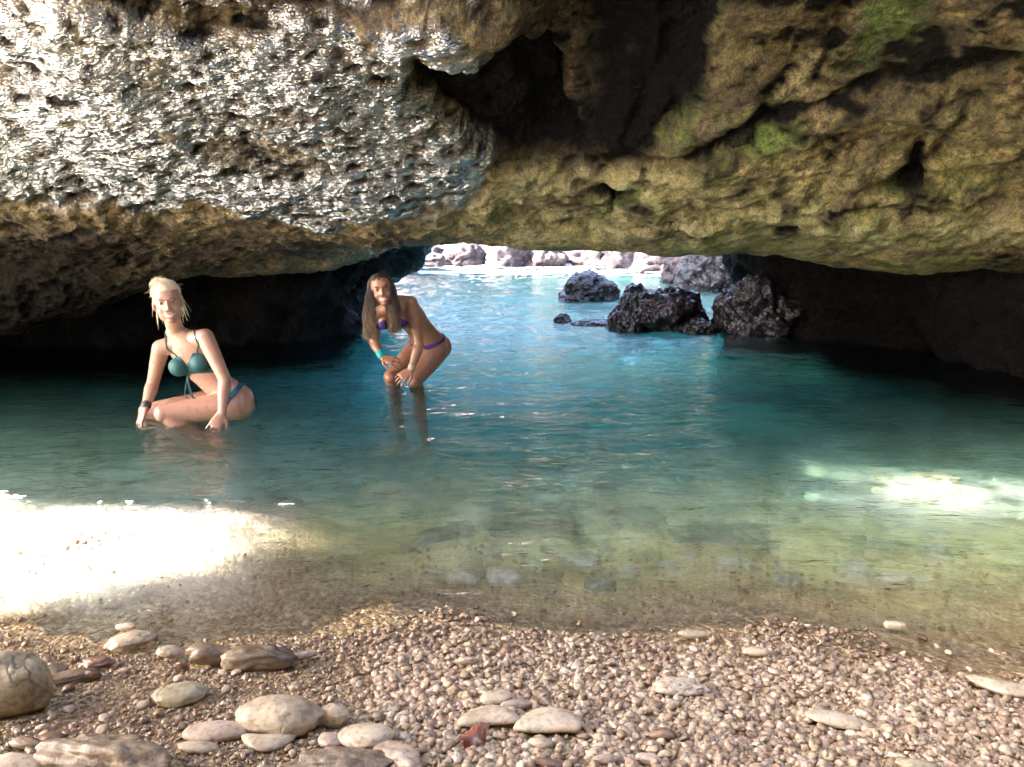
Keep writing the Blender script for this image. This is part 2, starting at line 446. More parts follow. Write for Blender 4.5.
# plan order chosen so that the normal (ty,-tx) looks into the cave
wall('cave_wall', [(7.5, -.5), (6.4, 2.0), (5.2, 4.2), (4.25, 5.8), (3.95, 7.2), (3.35, 8.5), (2.75, 9.4), (3.1, 10.5), (4.6, 13.5), (7.5, 19)][::-1], -1.2, 2.4, 'rock wall closing the cave on the right side of the opening, its shade painted dark', seed=3)
wall("cave_wall", [(-8.5, 4.6), (-6.5, 6.2), (-5.0, 7.5), (-3.4, 7.7), (-2.2, 8.0), (-2.1, 9.0), (-2.35, 11.5), (-2.7, 14.5), (-3.2, 19), (-4.2, 24), (-7, 27)], -1.2, 2.2, "rock wall of the low recess behind the blonde woman, its shade painted black", seed=13)

o = wall('sky_screen', [(-30, 34), (-16, 31), (-8, 30), (-2, 29.5), (3, 28.5), (7, 26), (10, 21), (18, 17), (40, 14)], -1, 9.0, 'unseen dark rock face added beyond the cave mouth to block the low sky', lean=-.5, step=.3, seed=31, amp=3, dark=.9, cat='sky_screen')  # unseen rock added so the outer water mirrors dark instead of sky
wall('sun_screen', [(-6.2, 3.6), (-4.9, 5.0), (-4.1, 7.0), (-3.9, 10.0), (-4.4, 13.5), (-5.6, 16.5), (-8.5, 18.5)], 1.6, 9.0, 'unseen rock screen added left of the cave mouth to keep the sun off the water', step=.15, seed=41, cat='sun_screen', lean=0)  # unseen rock added to throw shade over the water outside
# ================================================================== GROUND AND WATER
def ground_z(x, y):
    x = np.asarray(x, float); y = np.asarray(y, float)
    P = np.stack([x, y, 0*x], 1)
    wl = 1.97-.05*x+.06*np.sin(x*2.1+1)+.05*fbm(P, .8, 2)           # water line
    d = y-wl
    land = -np.minimum(d, 0)*.13
    land = .45*(1-np.exp(-land/.45))
    sea = np.where(d > 0, .155*d, 0); sea = np.where(sea > .8, .8+(sea-.8)*.35, sea)
    sea = np.where(y > 10.5, sea-(sea-.75)*sstep(9.5, 13, y), sea)
    z = land-sea
    # far shore rises again
    far = sstep(0, 9, y-(22.5-.05*(x+2)))
    z = z*(1-far)+far*(1.2+.3*fbm(P, 5, 3))
    # outside to the left the beach carries on
    lf = sstep(-3.3, -6.5, x)*sstep(6.5, 3.2, y)
    z = z*(1-lf)+lf*(.10+.10*fbm(P, 2.0, 3))
    glare_bar = sstep(-.35, -1.1, x)*sstep(1.75, 2.2, y)*sstep(3.5, 2.9, y)  # sand raised here to make the left sun patch glare
    z = z*(1-.9*glare_bar)+.9*glare_bar*(-.006)
    z += .15*np.exp(-((x-2.0)/.5)**2-((y-3.5)/.32)**2)  # mound added so the right sun patch shows bright
    z += .02*fbm(P+4, .5, 3)*sstep(1.2, 2.6, y)+.008*fbm(P+8, .25, 2)
    z += sstep(2.6, 4, y)*.035*fbm(P+14, .7, 3)
    return z

def ground_material():
    nt = NT('beach_and_bed'); v = nt.obj()
    geo = nt.n('NewGeometry').outputs['Position']
    sep = nt.n('SeparateXYZ', Vector=geo)
    z = sep.outputs['Z']
    cell = nt.n('TexVoronoi', {'feature': 'F1'}, Vector=v, Scale=75.0)
    cell2 = nt.n('TexVoronoi', {'feature': 'F1'}, Vector=v, Scale=9.0)
    wet_c = nt.ramp(nt.n('SeparateColor', Color=cell.outputs['Color']).outputs[0], [(0, (.15, .095, .042)), (.5, (.31, .205, .095)), (.85, (.42, .29, .145)), (1, (.54, .41, .24))])
    bed = nt.ramp(nt.noise(v, 2.2, 6, .62, .6), [(.34, (.26, .24, .16)), (.47, (.56, .53, .42)), (.6, (.76, .73, .62))])
    st = nt.ramp(nt.n('SeparateColor', Color=cell2.outputs['Color']).outputs[0], [(0, .55), (.5, 1), (1, 1.25)])
    bed = nt.mix(.55, bed, nt.mix(1, bed, st, 'MULTIPLY'))
    shal = nt.n('MapRange', Value=z, From_Min=-.42, From_Max=-.10).outputs[0]
    bed = nt.mix(nt.math('MULTIPLY', shal, .9), bed, nt.ramp(nt.noise(v, 5, 7, .65, .6), [(.36, (.24, .19, .05)), (.48, (.58, .47, .15)), (.6, (.82, .70, .34))]))
    fac = nt.n('MapRange', Value=z, From_Min=-.12, From_Max=-.015).outputs[0]
    col = nt.mix(fac, bed, wet_c)
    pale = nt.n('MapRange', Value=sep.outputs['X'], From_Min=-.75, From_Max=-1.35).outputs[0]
    pale = nt.math('MULTIPLY', pale, nt.n('MapRange', Value=sep.outputs['Y'], From_Min=2.05, From_Max=2.3).outputs[0])  # ground paled under the left sun patch, its glare put into colour
    pale = nt.math('MAXIMUM', pale, nt.n('MapRange', Value=sep.outputs['X'], From_Min=-2.7, From_Max=-3.6).outputs[0])  # unseen ground at left whitened to bounce light onto the ceiling
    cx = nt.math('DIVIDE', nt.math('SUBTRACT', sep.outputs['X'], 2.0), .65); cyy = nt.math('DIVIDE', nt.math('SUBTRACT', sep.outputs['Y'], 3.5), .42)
    glare_bank = nt.n('MapRange', Value=nt.math('ADD', nt.math('MULTIPLY', cx, cx), nt.math('MULTIPLY', cyy, cyy)), From_Min=1.3, From_Max=.4).outputs[0]
    pale = nt.math('MAXIMUM', pale, nt.math('MULTIPLY', glare_bank, nt.ramp(nt.noise(v, 4, 5, .6), [(.35, .4), (.55, 1)])))  # right sun patch brightened through a paler bed colour
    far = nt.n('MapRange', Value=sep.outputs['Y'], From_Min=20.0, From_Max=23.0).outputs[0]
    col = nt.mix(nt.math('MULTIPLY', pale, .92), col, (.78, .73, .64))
    col = nt.mix(nt.math('MULTIPLY', far, .8), col, nt.mix(nt.noise(v, .8, 4), (.20, .13, .15), (.05, .03, .04)))
    h = nt.math('MULTIPLY', cell.outputs['Distance'], -1)
    h2 = nt.noise(v, 40, 5, .6)
    b = nt.bump(nt.math('ADD', h, nt.math('MULTIPLY', h2, .5)), .7, .012)
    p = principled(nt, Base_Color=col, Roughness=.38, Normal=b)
    wetb = nt.math('MULTIPLY', nt.n('MapRange', Value=z, From_Min=.045, From_Max=.012).outputs[0], nt.ramp(nt.noise(v, 6, 4, .6), [(.42, 0), (.52, 1)]))
    nt.set(p, 'Coat Weight', wetb); p.inputs['Coat Roughness'].default_value = .08; p.inputs['Coat IOR'].default_value = 1.6
    nt.set(p, 'Coat Normal', nt.bump(nt.noise(v, 55, 2, .5, .5), .8, .02))
    return nt.surf(p)
GROUND = ground_material()

def make_ground():
    xs = varspace([(-70, -8, 2), (-8, -2.6, .1), (-2.6, 2.6, .022), (2.6, 6, .06), (6, 12, .3), (12, 70, 2)])
    ys = varspace([(-40, -2, 2), (-2, .9, .1), (.9, 4.5, .022), (4.5, 10, .06), (10, 34, .3), (34, 90, 2)])
    X, Y, F = grid(xs, ys)
    o = mesh_obj('ground', np.stack([X, Y, ground_z(X, Y)], 1), F, GROUND)
    tag(o, 'wet brown gravel beach sloping down into the pale sandy sea bed', 'ground', kind='structure')
make_ground()

RINGS = [(-1.62, 4.33, .011), (-1.38, 4.28, .011), (-2.05, 4.45, .009), (-.86, 5.55, .012), (-.70, 5.5, .012)]
def wave(x, y):
    P = np.stack([x, y*1.0, 0*x], 1)
    a = sstep(2.0, 3.3, y)
    w = .010*fbm(P*np.array([.55, 1.25, 1])+3, .42, 3, .5)
    w += .006*fbm(P*np.array([.7, 1.5, 1])+21, .17, 2)
    w += .012*fbm(P*np.array([.5, 1.0, 1])+51, 1.3, 2)*a
    w += .05*fbm(P*np.array([.5, 1.0, 1])+71, 3.0, 3)*sstep(9, 16, y)
    w = w*(.30+.70*a)*1.45
    for rx, ry, ra in RINGS:
        r = np.hypot(x-rx, y-ry)
        w = w+ra*np.cos(r*2*math.pi/.11+rx)*np.exp(-r/.22)*sstep(.02, .10, r)
    return w

WATER_ABS = ((.07, .91, .955), .64)
def water_material():
    nt = NT('sea_water'); v = nt.obj()
    mp = nt.n('Mapping', Vector=v); mp.inputs['Scale'].default_value = (.7, 1.5, 1)
    h = nt.math('ADD', nt.noise(mp, 9, 3, .5, .6), nt.math('MULTIPLY', nt.noise(mp, 30, 3, .5, .3), .22))
    b = nt.bump(h, .75, .026)
    fr = nt.n('Fresnel', IOR=1.33, Normal=b)
    rf = nt.n('BsdfRefraction', Color=(1, 1, 1), IOR=1.12, Roughness=0.0, Normal=b)
    tr = nt.n('BsdfTransparent', Color=(1, 1, 1))
    gl = nt.n('BsdfGlossy', Color=(1, 1, 1), Roughness=.03, Normal=b)
    body = nt.n('MixShader', i0=.35, i1=rf.outputs[0], i2=tr.outputs[0])
    sh = nt.n('MixShader', i0=fr, i1=body.outputs[0], i2=gl.outputs[0])
    va = nt.n('VolumeAbsorption', Color=WATER_ABS[0], Density=WATER_ABS[1])
    vsc = nt.n('VolumeScatter', Color=(.25, .72, 1.0), Density=.09, Anisotropy=.2)
    va = nt.n('AddShader', i0=va.outputs[0], i1=vsc.outputs[0])
    nt.t.links.new(va.outputs[0], nt.out.inputs['Volume'])
    return nt.surf(sh)
WATER = water_material()

def make_water():
    xs = varspace([(-60, -8, 2), (-8, -4, .1), (-4, 4.6, .03), (4.6, 8, .1), (8, 60, 2)])
    ys = varspace([(-8, 1.6, .4), (1.6, 8, .025), (8, 14, .05), (14, 30, .15), (30, 50, 2)])
    X, Y, F = grid(xs, ys)
    n = len(X)
    Z = wave(X, Y)
    top = np.stack([X, Y, Z], 1); bot = np.stack([X, Y, 0*X-5], 1)
    e = np.concatenate([F[:, [0, 1]], F[:, [1, 2]], F[:, [2, 3]], F[:, [3, 0]]])
    key = np.sort(e, 1); code = key[:, 0].astype(np.int64)*n+key[:, 1]
    u, first, cnt = np.unique(code, return_index=True, return_counts=True)
    be = e[first[cnt == 1]]
    nx, ny = len(xs), len(ys)
    loop = list(range(nx))+[nx*(j+1)-1 for j in range(1, ny)]+[nx*ny-1-i for i in range(1, nx)]+[nx*(ny-1-j) for j in range(1, ny-1)]
    V = np.concatenate([top, np.stack([X[loop], Y[loop], 0*X[loop]-5], 1)])
    me_faces = F
    m = len(loop)
    side = np.array([[loop[i], n+i, n+(i+1) % m, loop[(i+1) % m]] for i in range(m)])
    o = mesh_obj('water', V, np.concatenate([F, side]), WATER)
    bm = bmesh.new(); bm.from_mesh(o.data); bm.verts.ensure_lookup_table()
    f = bm.faces.new([bm.verts[n+i] for i in range(m)][::-1]); f.smooth = False
    bm.to_mesh(o.data); bm.free()
    tag(o, 'clear turquoise sea water filling the cave, rippled and shallow at the beach', 'water', kind='structure')
make_water()
# ================================================================== ROCKS AND STONES
def ico(sub):
    bm = bmesh.new(); bmesh.ops.create_icosphere(bm, subdivisions=sub, radius=1)
    V = np.array([v.co[:] for v in bm.verts]); F = np.array([[v.index for v in f.verts] for f in bm.faces]); bm.free()
    return V, F
ICO = {k: ico(k) for k in (2, 3, 4, 5, 6)}

def black_rock_mat():
    nt = NT('wet_black_rock'); v = nt.obj()
    col = nt.ramp(nt.noise(v, 5, 6, .6), [(.35, (.003, .002, .0025)), (.55, (.013, .007, .008)), (.72, (.04, .02, .022))])
    h = nt.noise(v, 14, 8, .68, .3)
    p = principled(nt, Base_Color=col, Roughness=.3, Normal=nt.bump(h, .9, .06))
    p.inputs['Coat Weight'].default_value = .8; p.inputs['Specular IOR Level'].default_value = .05; p.inputs['Coat Roughness'].default_value = .03; p.inputs['Coat IOR'].default_value = 1.45
    nt.set(p, 'Coat Normal', nt.bump(nt.noise(v, 6, 4, .55, .4), 1.0, .13))
    return nt.surf(p)
def shore_rock_mat():
    nt = NT('pale_shore_rock'); v = nt.obj()
    col = nt.ramp(nt.noise(v, 2.5, 6, .6), [(.35, (.015, .009, .012)), (.5, (.05, .032, .038)), (.68, (.15, .11, .11))])
    p = principled(nt, Base_Color=col, Roughness=.7, Normal=nt.bump(nt.noise(v, 7, 8, .65), .9, .15))
    return nt.surf(p)
BLACK, SHORE = black_rock_mat(), shore_rock_mat()

def stone_mesh(size, seed, sub=4, lump=.16, fine=.04, ridged=False, flat=0.0, bend=0.0, sq=0.0, pits=0.0):
    V, F = ICO[sub]; V = V.copy()
    off = np.array([seed*3.7, seed*1.3, seed*7.1])
    if sq:                                         # squarer block
        m = np.abs(V).max(1)[:, None]; V = V*(1-sq)+V/m*sq*.85
    d = lump*fbm(V+off, 1.1, 3)+fine*fbm(V+off, .35, 4, ridged=ridged)
    if pits:
        w, c = worley(V+off, .33, 2+seed % 5); d -= pits*sstep(.38, .16, w)*((c % 100) < 60)
    n = V/np.linalg.norm(V, axis=1)[:, None]
    V = V+n*d[:, None]
    V = V*np.array(size)*.5
    if bend: V[:, 1] += bend*size[1]*((V[:, 0]/size[0]*2)**2-.4)
    return V, F

def rock(name, label, cat, loc, size, seed, mat, rot=(0, 0, 0), group=None, **k):
    V, F = stone_mesh(size, seed, **k)
    o = mesh_obj(name, V, F, mat)
    o.location = loc; o.rotation_euler = [R(a) for a in rot]
    return tag(o, label, cat, group)

def opening_rocks():
    p = on_plane(587, 297); rock('sea_rock', 'low black rock with white wet edges, farthest out in the cave mouth', 'rock', (p.x, p.y, .02), (.92, .8, .70), 2, BLACK, sub=5, lump=.4, fine=.12, ridged=True)
    p = on_plane(632, 327); rock('sea_rock', 'upright reddish black rock, left half of the pair in the cave mouth', 'rock', (p.x, p.y, .10), (.5, .5, .72), 5, BLACK, (0, 14, 0), sub=5, lump=.4, fine=.12, ridged=True)
    p = on_plane(670, 328); rock('sea_rock', 'broad rounded purplish black rock, right half of the pair in the cave mouth', 'rock', (p.x, p.y+.15, .12), (.88, .7, .60), 9, BLACK, (0, 0, 30), sub=5, lump=.35, fine=.12, ridged=True)
    p = on_plane(762, 334); rock('sea_rock', 'black leaning rock with gleaming white edges against the dark right wall', 'rock', (p.x, p.y+.1, .18), (.85, .5, .78), 12, BLACK, (8, 30, -15), sub=5, lump=.42, fine=.13, ridged=True, sq=.4)
    p = on_plane(563, 322); rock('sea_rock', 'smallest dark rock just breaking the water before the cave mouth', 'rock', (p.x, p.y, .0), (.22, .2, .2), 15, BLACK, sub=4, lump=.25, fine=.1)
    p = on_plane(602, 324); rock('sea_rock', 'flat dark ledge awash in front of the upright black rock', 'rock', (p.x, p.y, -.05), (.8, .35, .2), 17, BLACK, sub=4, lump=.25, fine=.1)
    p = on_plane(700, 331); rock('sea_rock', 'low jagged black rock filling the gap beside the leaning rock', 'rock', (p.x, p.y, .0), (.42, .35, .26), 19, BLACK, sub=5, lump=.4, fine=.12, ridged=True)
    sh = [(432, 262, 1.6, .9, 'low pale boulder at the far left end of the shore by the hanging rock'), (470, 262, 1.6, 1.0, 'small pinkish boulder at the white foam edge, leftmost on the far shore'),
          (512, 262, 2.0, 1.5, 'blue grey boulder on the far shore beside the foam'),
          (543, 264, 1.9, 1.3, 'rounded brown boulder on the far shore right of the grey one'),
          (585, 262, 2.4, 1.5, 'wide pink boulder on the far shore behind the black rock'),
          (625, 264, 2.6, 1.6, 'lilac boulder in the middle of the far shore'),
          (662, 270, 1.9, 1.2, 'bright low boulder on the far shore above the black pair'),
          (692, 278, 1.7, 1.3, 'broken pale boulder at the right end of the far shore'),
          (715, 283, 1.6, 1.6, 'dark weathered boulder under the roof edge at the right end of the far shore')]
    for i, (px, py, w, h, lb) in enumerate(sh):
        p = on_plane(px, py+3); rock('shore_boulder', lb, 'boulder', (p.x, min(p.y, 27), .2), (w, w*.8, h), 40+i, SHORE if i != 8 else BLACK, (0, 0, 40*i), sub=5, lump=.3, fine=.14, ridged=True, group='boulders along the far shore')
opening_rocks()
rock('hanging_rock', 'black rock hanging from the roof at the left edge of the cave mouth', 'rock', (-2.15, 10.0, 1.45), (2.3, 1.2, 1.9), 77, BLACK, sub=5, lump=.2, fine=.10, ridged=True)

def foam():
    nt = NT('sea_foam'); v = nt.obj()
    p = principled(nt, Base_Color=(.85, .87, .88), Roughness=.8)
    m = nt.surf(p)
    xs = np.arange(-7, 9, .06); ys = np.arange(15, 26.5, .06)
    X, Y, F = grid(xs, ys)
    P = np.stack([X, Y*1.0, 0*X], 1)
    n = fbm(P*np.array([.6, 1.6, 1]), 1.2, 5, .6)
    edge = sstep(18.5, 23, Y+.25*X)
    keep = (n > 1.05-1.15*edge)
    F = F[keep[F].all(1)]
    used = np.zeros(len(X), bool); used[F.ravel()] = True; rm = np.cumsum(used)-1
    Z = np.maximum(wave(X, Y), ground_z(X, Y))+.03+.03*np.clip(n, 0, 1)
    o = mesh_obj('foam', np.stack([X, Y, Z], 1)[used], rm[F], m)
    tag(o, 'white surf foam spread along the far shore outside the cave', 'foam', kind='stuff')
foam()

def glint_flecks():
    nt = NT('glint_white'); m = nt.surf(principled(nt, Base_Color=(.88, .88, .86), Roughness=.7))
    xs = np.arange(-2.9, -.55, .008); ys = np.arange(2.55, 3.35, .008)
    X, Y, F = grid(xs, ys)
    P = np.stack([X, Y, 0*X], 1)
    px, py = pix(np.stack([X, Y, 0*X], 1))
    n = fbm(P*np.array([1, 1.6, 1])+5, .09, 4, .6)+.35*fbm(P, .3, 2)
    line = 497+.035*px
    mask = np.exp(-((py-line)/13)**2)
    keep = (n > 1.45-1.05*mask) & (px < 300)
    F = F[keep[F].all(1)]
    used = np.zeros(len(X), bool); used[F.ravel()] = True; rm = np.cumsum(used)-1
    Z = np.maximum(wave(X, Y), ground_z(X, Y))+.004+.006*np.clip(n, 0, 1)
    o = mesh_obj('foam', np.stack([X, Y, Z], 1)[used], rm[F], m)  # white flecks added to stand for sun glints on the water
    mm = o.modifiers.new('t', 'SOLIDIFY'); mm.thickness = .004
    tag(o, 'white flecks added as sun glints along the water side of the sunlit patch', 'foam', kind='stuff')
glint_flecks()

# ------------------------------------------------------------------ beach stones
def stone_mat(name, c0, c1, c2, rough=.5, crack=False, scale=1.0):
    nt = NT(name); v = nt.obj()
    oi = nt.n('ObjectInfo').outputs['Random']
    vv = nt.n('VectorMath', {'operation': 'ADD'}, i0=v, i1=nt.n('CombineXYZ', X=nt.math('MULTIPLY', oi, 31), Y=nt.math('MULTIPLY', oi, 17)).outputs[0]).outputs[0]
    col = nt.ramp(nt.noise(vv, 14*scale, 6, .6, .3), [(.32, c0), (.5, c1), (.7, c2)])
    sp = nt.ramp(nt.noise(vv, 90*scale, 4, .6), [(.36, .55), (.5, 1.0)])
    col = nt.mix(.8, col, nt.mix(1, col, sp, 'MULTIPLY'))
    h = nt.math('ADD', nt.noise(vv, 60*scale, 6, .65), nt.math('MULTIPLY', nt.noise(vv, 14*scale, 3), .8))
    if crack:
        wv = nt.n('TexVoronoi', {'feature': 'DISTANCE_TO_EDGE'}, Vector=nt.n('VectorMath', {'operation': 'ADD'}, i0=vv, i1=nt.n('VectorMath', {'operation': 'SCALE'}, i0=nt.n('TexNoise', Vector=vv, Scale=20.0).outputs['Color'], Scale=.05).outputs[0]).outputs[0], Scale=9.0*scale).outputs['Distance']
        ck = nt.math('MULTIPLY', nt.ramp(wv, [(0.0, 1), (.045, 0)]), nt.ramp(nt.noise(vv, 8*scale, 2), [(.45, 0), (.55, 1)]))
        col = nt.mix(nt.math('MULTIPLY', ck, .8), col, (.06, .045, .03))
        h = nt.math('SUBTRACT', h, nt.math('MULTIPLY', ck, .8))
    p = principled(nt, Base_Color=col, Roughness=rough, Normal=nt.bump(h, .6, .004))
    return nt.surf(p)
PALE = stone_mat('pale_stone', (.33, .245, .15), (.48, .375, .25), (.58, .47, .335))
PINK = stone_mat('pinkish_stone', (.30, .205, .14), (.43, .315, .225), (.51, .39, .285))
OLIVE = stone_mat('greenish_tan_stone', (.22, .17, .09), (.34, .27, .16), (.42, .35, .22), crack=True)
CRACKED = stone_mat('cracked_stone', (.26, .19, .115), (.40, .305, .195), (.49, .385, .26), crack=True)
BROWN = stone_mat('wet_brown_stone', (.07, .045, .025), (.17, .115, .065), (.33, .24, .15), .4)
RUST = stone_mat('red_brown_stone', (.07, .035, .022), (.18, .095, .058), (.30, .19, .12), .3)
ROUGHBR = stone_mat('rough_brown_rock', (.07, .045, .025), (.21, .145, .085), (.40, .30, .19), .45, scale=2.2)
CORAL = stone_mat('porous_coral', (.24, .17, .10), (.46, .36, .25), (.58, .48, .36))

# px, py (middle), width px, height px, material, label, extra
ST = [
 (4, 690, 92, 72, OLIVE, 'boulder', 'large rounded greenish tan boulder at the left edge of the beach', dict(lump=.12, sub=5, tall=.95)),
 (14, 766, 54, 34, PALE, 'stone', 'pale rounded stone in the bottom left corner of the beach', dict()),
 (106, 758, 116, 44, ROUGHBR, 'rock', 'long rough brown rock in the near left of the beach', dict(lump=.4, fine=.09, pits=.06, sub=5, tall=.85)),
 (50, 737, 24, 16, RUST, 'stone', 'small red brown stone just below the large boulder', dict()),
 (26, 742, 30, 14, BROWN, 'stone', 'dark flat stone half buried under the large boulder', dict()),
 (180, 691, 48, 27, OLIVE, 'stone', 'greenish flat stone with a tapered end lying on dark gravel', dict(lump=.18, rz=15)),
 (131, 638, 42, 24, CRACKED, 'rock', 'grey pitted rock at the wet edge near the sunlit patch', dict(lump=.2, pits=.18, fine=.06, rz=25)),
 (126, 626, 20, 9, PINK, 'stone', 'small flat grey stone right behind the pitted rock', dict()),
 (72, 674, 46, 16, BROWN, 'stone', 'long dark brown stone right of the large boulder', dict(rz=25, lump=.2)),
 (98, 660, 26, 17, RUST, 'stone', 'jagged red brown stone between the boulder and the pitted rock', dict(lump=.3, fine=.1)),
 (91, 674, 18, 11, RUST, 'stone', 'little reddish stone touching the long dark brown one', dict()),
 (57, 668, 20, 17, BROWN, 'stone', 'dark upright stone nearest the large boulder', dict(lump=.25)),
 (170, 650, 24, 17, CRACKED, 'stone', 'tan rounded stone left of the wet brown rocks', dict()),
 (182, 665, 13, 9, RUST, 'pebble', 'red pebble in front of the wet brown rocks', dict()),
 (211, 654, 46, 27, BROWN, 'rock', 'wet brown rounded rock, left one of the touching dark pair', dict(lump=.25, fine=.07, tall=.8)),
 (257, 657, 58, 28, BROWN, 'rock', 'dark knobbly brown rock, right one of the touching dark pair', dict(lump=.3, fine=.12, ridged=True, tall=.8)),
 (303, 655, 24, 11, PINK, 'stone', 'small flat stone right of the dark rock pair', dict(rz=20)),
 (216, 729, 60, 27, PINK, 'stone', 'smooth flat pinkish stone left of the big cracked stone', dict(lump=.08, fine=.015)),
 (199, 746, 38, 16, PALE, 'stone', 'thin flat stone under the smooth pinkish one', dict(lump=.15)),
 (281, 714, 78, 50, CRACKED, 'boulder', 'big round cracked stone at the centre of the stone cluster', dict(lump=.10, sub=5, tall=.7)),
 (268, 738, 48, 19, PALE, 'stone', 'curved pale stone leaning on the front of the big cracked stone', dict(bend=.5, lump=.08, fine=.015)),
 (335, 717, 28, 26, PALE, 'stone', 'upright rounded stone right of the big cracked stone', dict(lump=.1, tall=.9)),
 (331, 738, 22, 18, PINK, 'stone', 'small stone below the upright rounded stone', dict()),
 (366, 733, 50, 29, PALE, 'stone', 'flat oval stone at the right of the stone cluster', dict(lump=.1, fine=.02)),
 (398, 753, 50, 24, PINK, 'stone', 'angular wedge shaped stone in front of the flat oval stone', dict(lump=.25, sq=.5, rz=-25)),
 (345, 762, 90, 22, ROUGHBR, 'rock', 'rough tan rock at the bottom edge below the stone cluster', dict(lump=.35, fine=.09, pits=.05, sub=5, tall=.8)),
 (489, 715, 56, 24, PALE, 'stone', 'bean shaped pale stone, left of the two similar long stones', dict(bend=-.35, lump=.06, fine=.012)),
 (496, 695, 30, 18, PALE, 'stone', 'small tan oval stone behind the bean shaped stones', dict(lump=.06, fine=.012)),
 (516, 704, 28, 12, PINK, 'stone', 'thin stone wedged between the two bean shaped stones', dict(lump=.1)),
 (549, 719, 60, 30, PALE, 'stone', 'saddle topped pale stone with dark pitting, right of the bean shaped stone', dict(bend=-.3, lump=.08, fine=.02, pits=.02)),
 (541, 742, 23, 14, PALE, 'pebble', 'little white egg shaped pebble in front of the saddle topped stone', dict(lump=.05, fine=.01)),
 (694, 633, 31, 12, PALE, 'stone', 'pale oblong stone at the water line in the middle', dict(lump=.06, fine=.015)),
 (756, 650, 25, 13, PALE, 'stone', 'tan oval stone on gravel a little below the water line', dict(lump=.06, fine=.015)),
 (895, 625, 22, 9, PALE, 'stone', 'small blocky stone at the water line on the right', dict(lump=.05, sq=.5)),
 (839, 718, 58, 19, PALE, 'stone', 'long smooth cigar shaped stone on the right gravel', dict(lump=.06, fine=.012, rz=-14)),
 (1004, 684, 60, 17, PALE, 'coral', 'white bent branch of coral at the right edge of the beach', dict(bend=.5, lump=.1, fine=.02, rz=-20)),
 (678, 684, 46, 23, CORAL, 'coral', 'porous lump of old coral on the gravel', dict(lump=.25, pits=.22, fine=.1, sub=5)),
 (606, 759, 26, 13, PINK, 'stone', 'pinkish stone at the bottom edge, left of two', dict()),
 (649, 758, 25, 14, PINK, 'stone', 'pinkish round stone at the bottom edge, right of two', dict()),
 (920, 765, 42, 14, OLIVE, 'stone', 'yellowish flat stone at the bottom edge on the right', dict(lump=.2)),
 (551, 764, 30, 14, RUST, 'stone', 'reddish stone at the bottom edge below the white pebble', dict()),
 (466, 661, 20, 9, CORAL, 'stone', 'small tan angular stone alone on gravel left of centre', dict(lump=.2)),
 (663, 733, 24, 14, RUST, 'stone', 'grey and rust coloured stone in a hollow of the gravel', dict(lump=.2)),
]
KEEPOUT = []
def beach_stones():
    for i, (px, py, w, h, mat, nm, lb, k) in enumerate(ST):
        k = dict(k); tall = k.pop('tall', .55); rz = k.pop('rz', rng.uniform(-12, 12))
        p = on_plane(px, py+h*.25, .05)
        gz = float(ground_z([p.x], [p.y])[0])
        p = on_plane(px, py+h*.25, gz+.01)
        dist = math.hypot(p.y, ZC)
        m = w*dist/FPX
        hh = h*dist/FPX
        sx = m
        # apparent height = vertical extent * cos + depth * sin (camera looks down about 30 degrees)
        sz = max(hh*tall*.95, .022); sy = max((hh-sz*.80)/.56, sz*.8, m*.35)
        k.setdefault('lump', .14); k.setdefault('fine', .03); k.setdefault('sub', 4)
        rock(nm, lb, {'pebble': 'pebble', 'coral': 'coral'}.get(nm, 'stone'), (p.x, p.y+.0, gz+.008+sz*.34), (sx, sy, sz), 60+i*3, mat, (rng.uniform(-5, 5), rng.uniform(-5, 5), rz), **k)
        KEEPOUT.append((p.x, p.y, sx*.5, sy*.5))
beach_stones()

# ------------------------------------------------------------------ gravel
def pebble_mat():
    nt = NT('gravel_pebbles'); v = nt.obj()
    t = nt.attr('tint'); oi = nt.n('ObjectInfo').outputs['Random']
    t = nt.math('FRACT', nt.math('ADD', t, nt.math('MULTIPLY', oi, 1.0)))
    col = nt.ramp(t, [(0, (.26, .17, .10)), (.18, (.38, .275, .175)), (.42, (.49, .375, .25)), (.66, (.57, .45, .32)), (.80, (.72, .62, .48)), (.9, (.44, .29, .20)), (1, (.28, .22, .165))])
    n = nt.ramp(nt.noise(v, 120, 4, .6), [(.3, .6), (.6, 1.05)])
    col = nt.mix(1, col, n, 'MULTIPLY')
    col = nt.mix(1, col, (.93, .87, .80), 'MULTIPLY')
    wet = nt.attr('wetness')
    col = nt.mix(nt.math('MULTIPLY', wet, .55), col, nt.mix(1, col, (.36, .28, .2), 'MULTIPLY'))
    ro = nt.math('SUBTRACT', .5, nt.math('MULTIPLY', wet, .3))
    p = principled(nt, Base_Color=col, Roughness=ro, Normal=nt.bump(nt.noise(v, 160, 4, .6), .4, .003))
    return nt.surf(p)
PEB = pebble_mat()

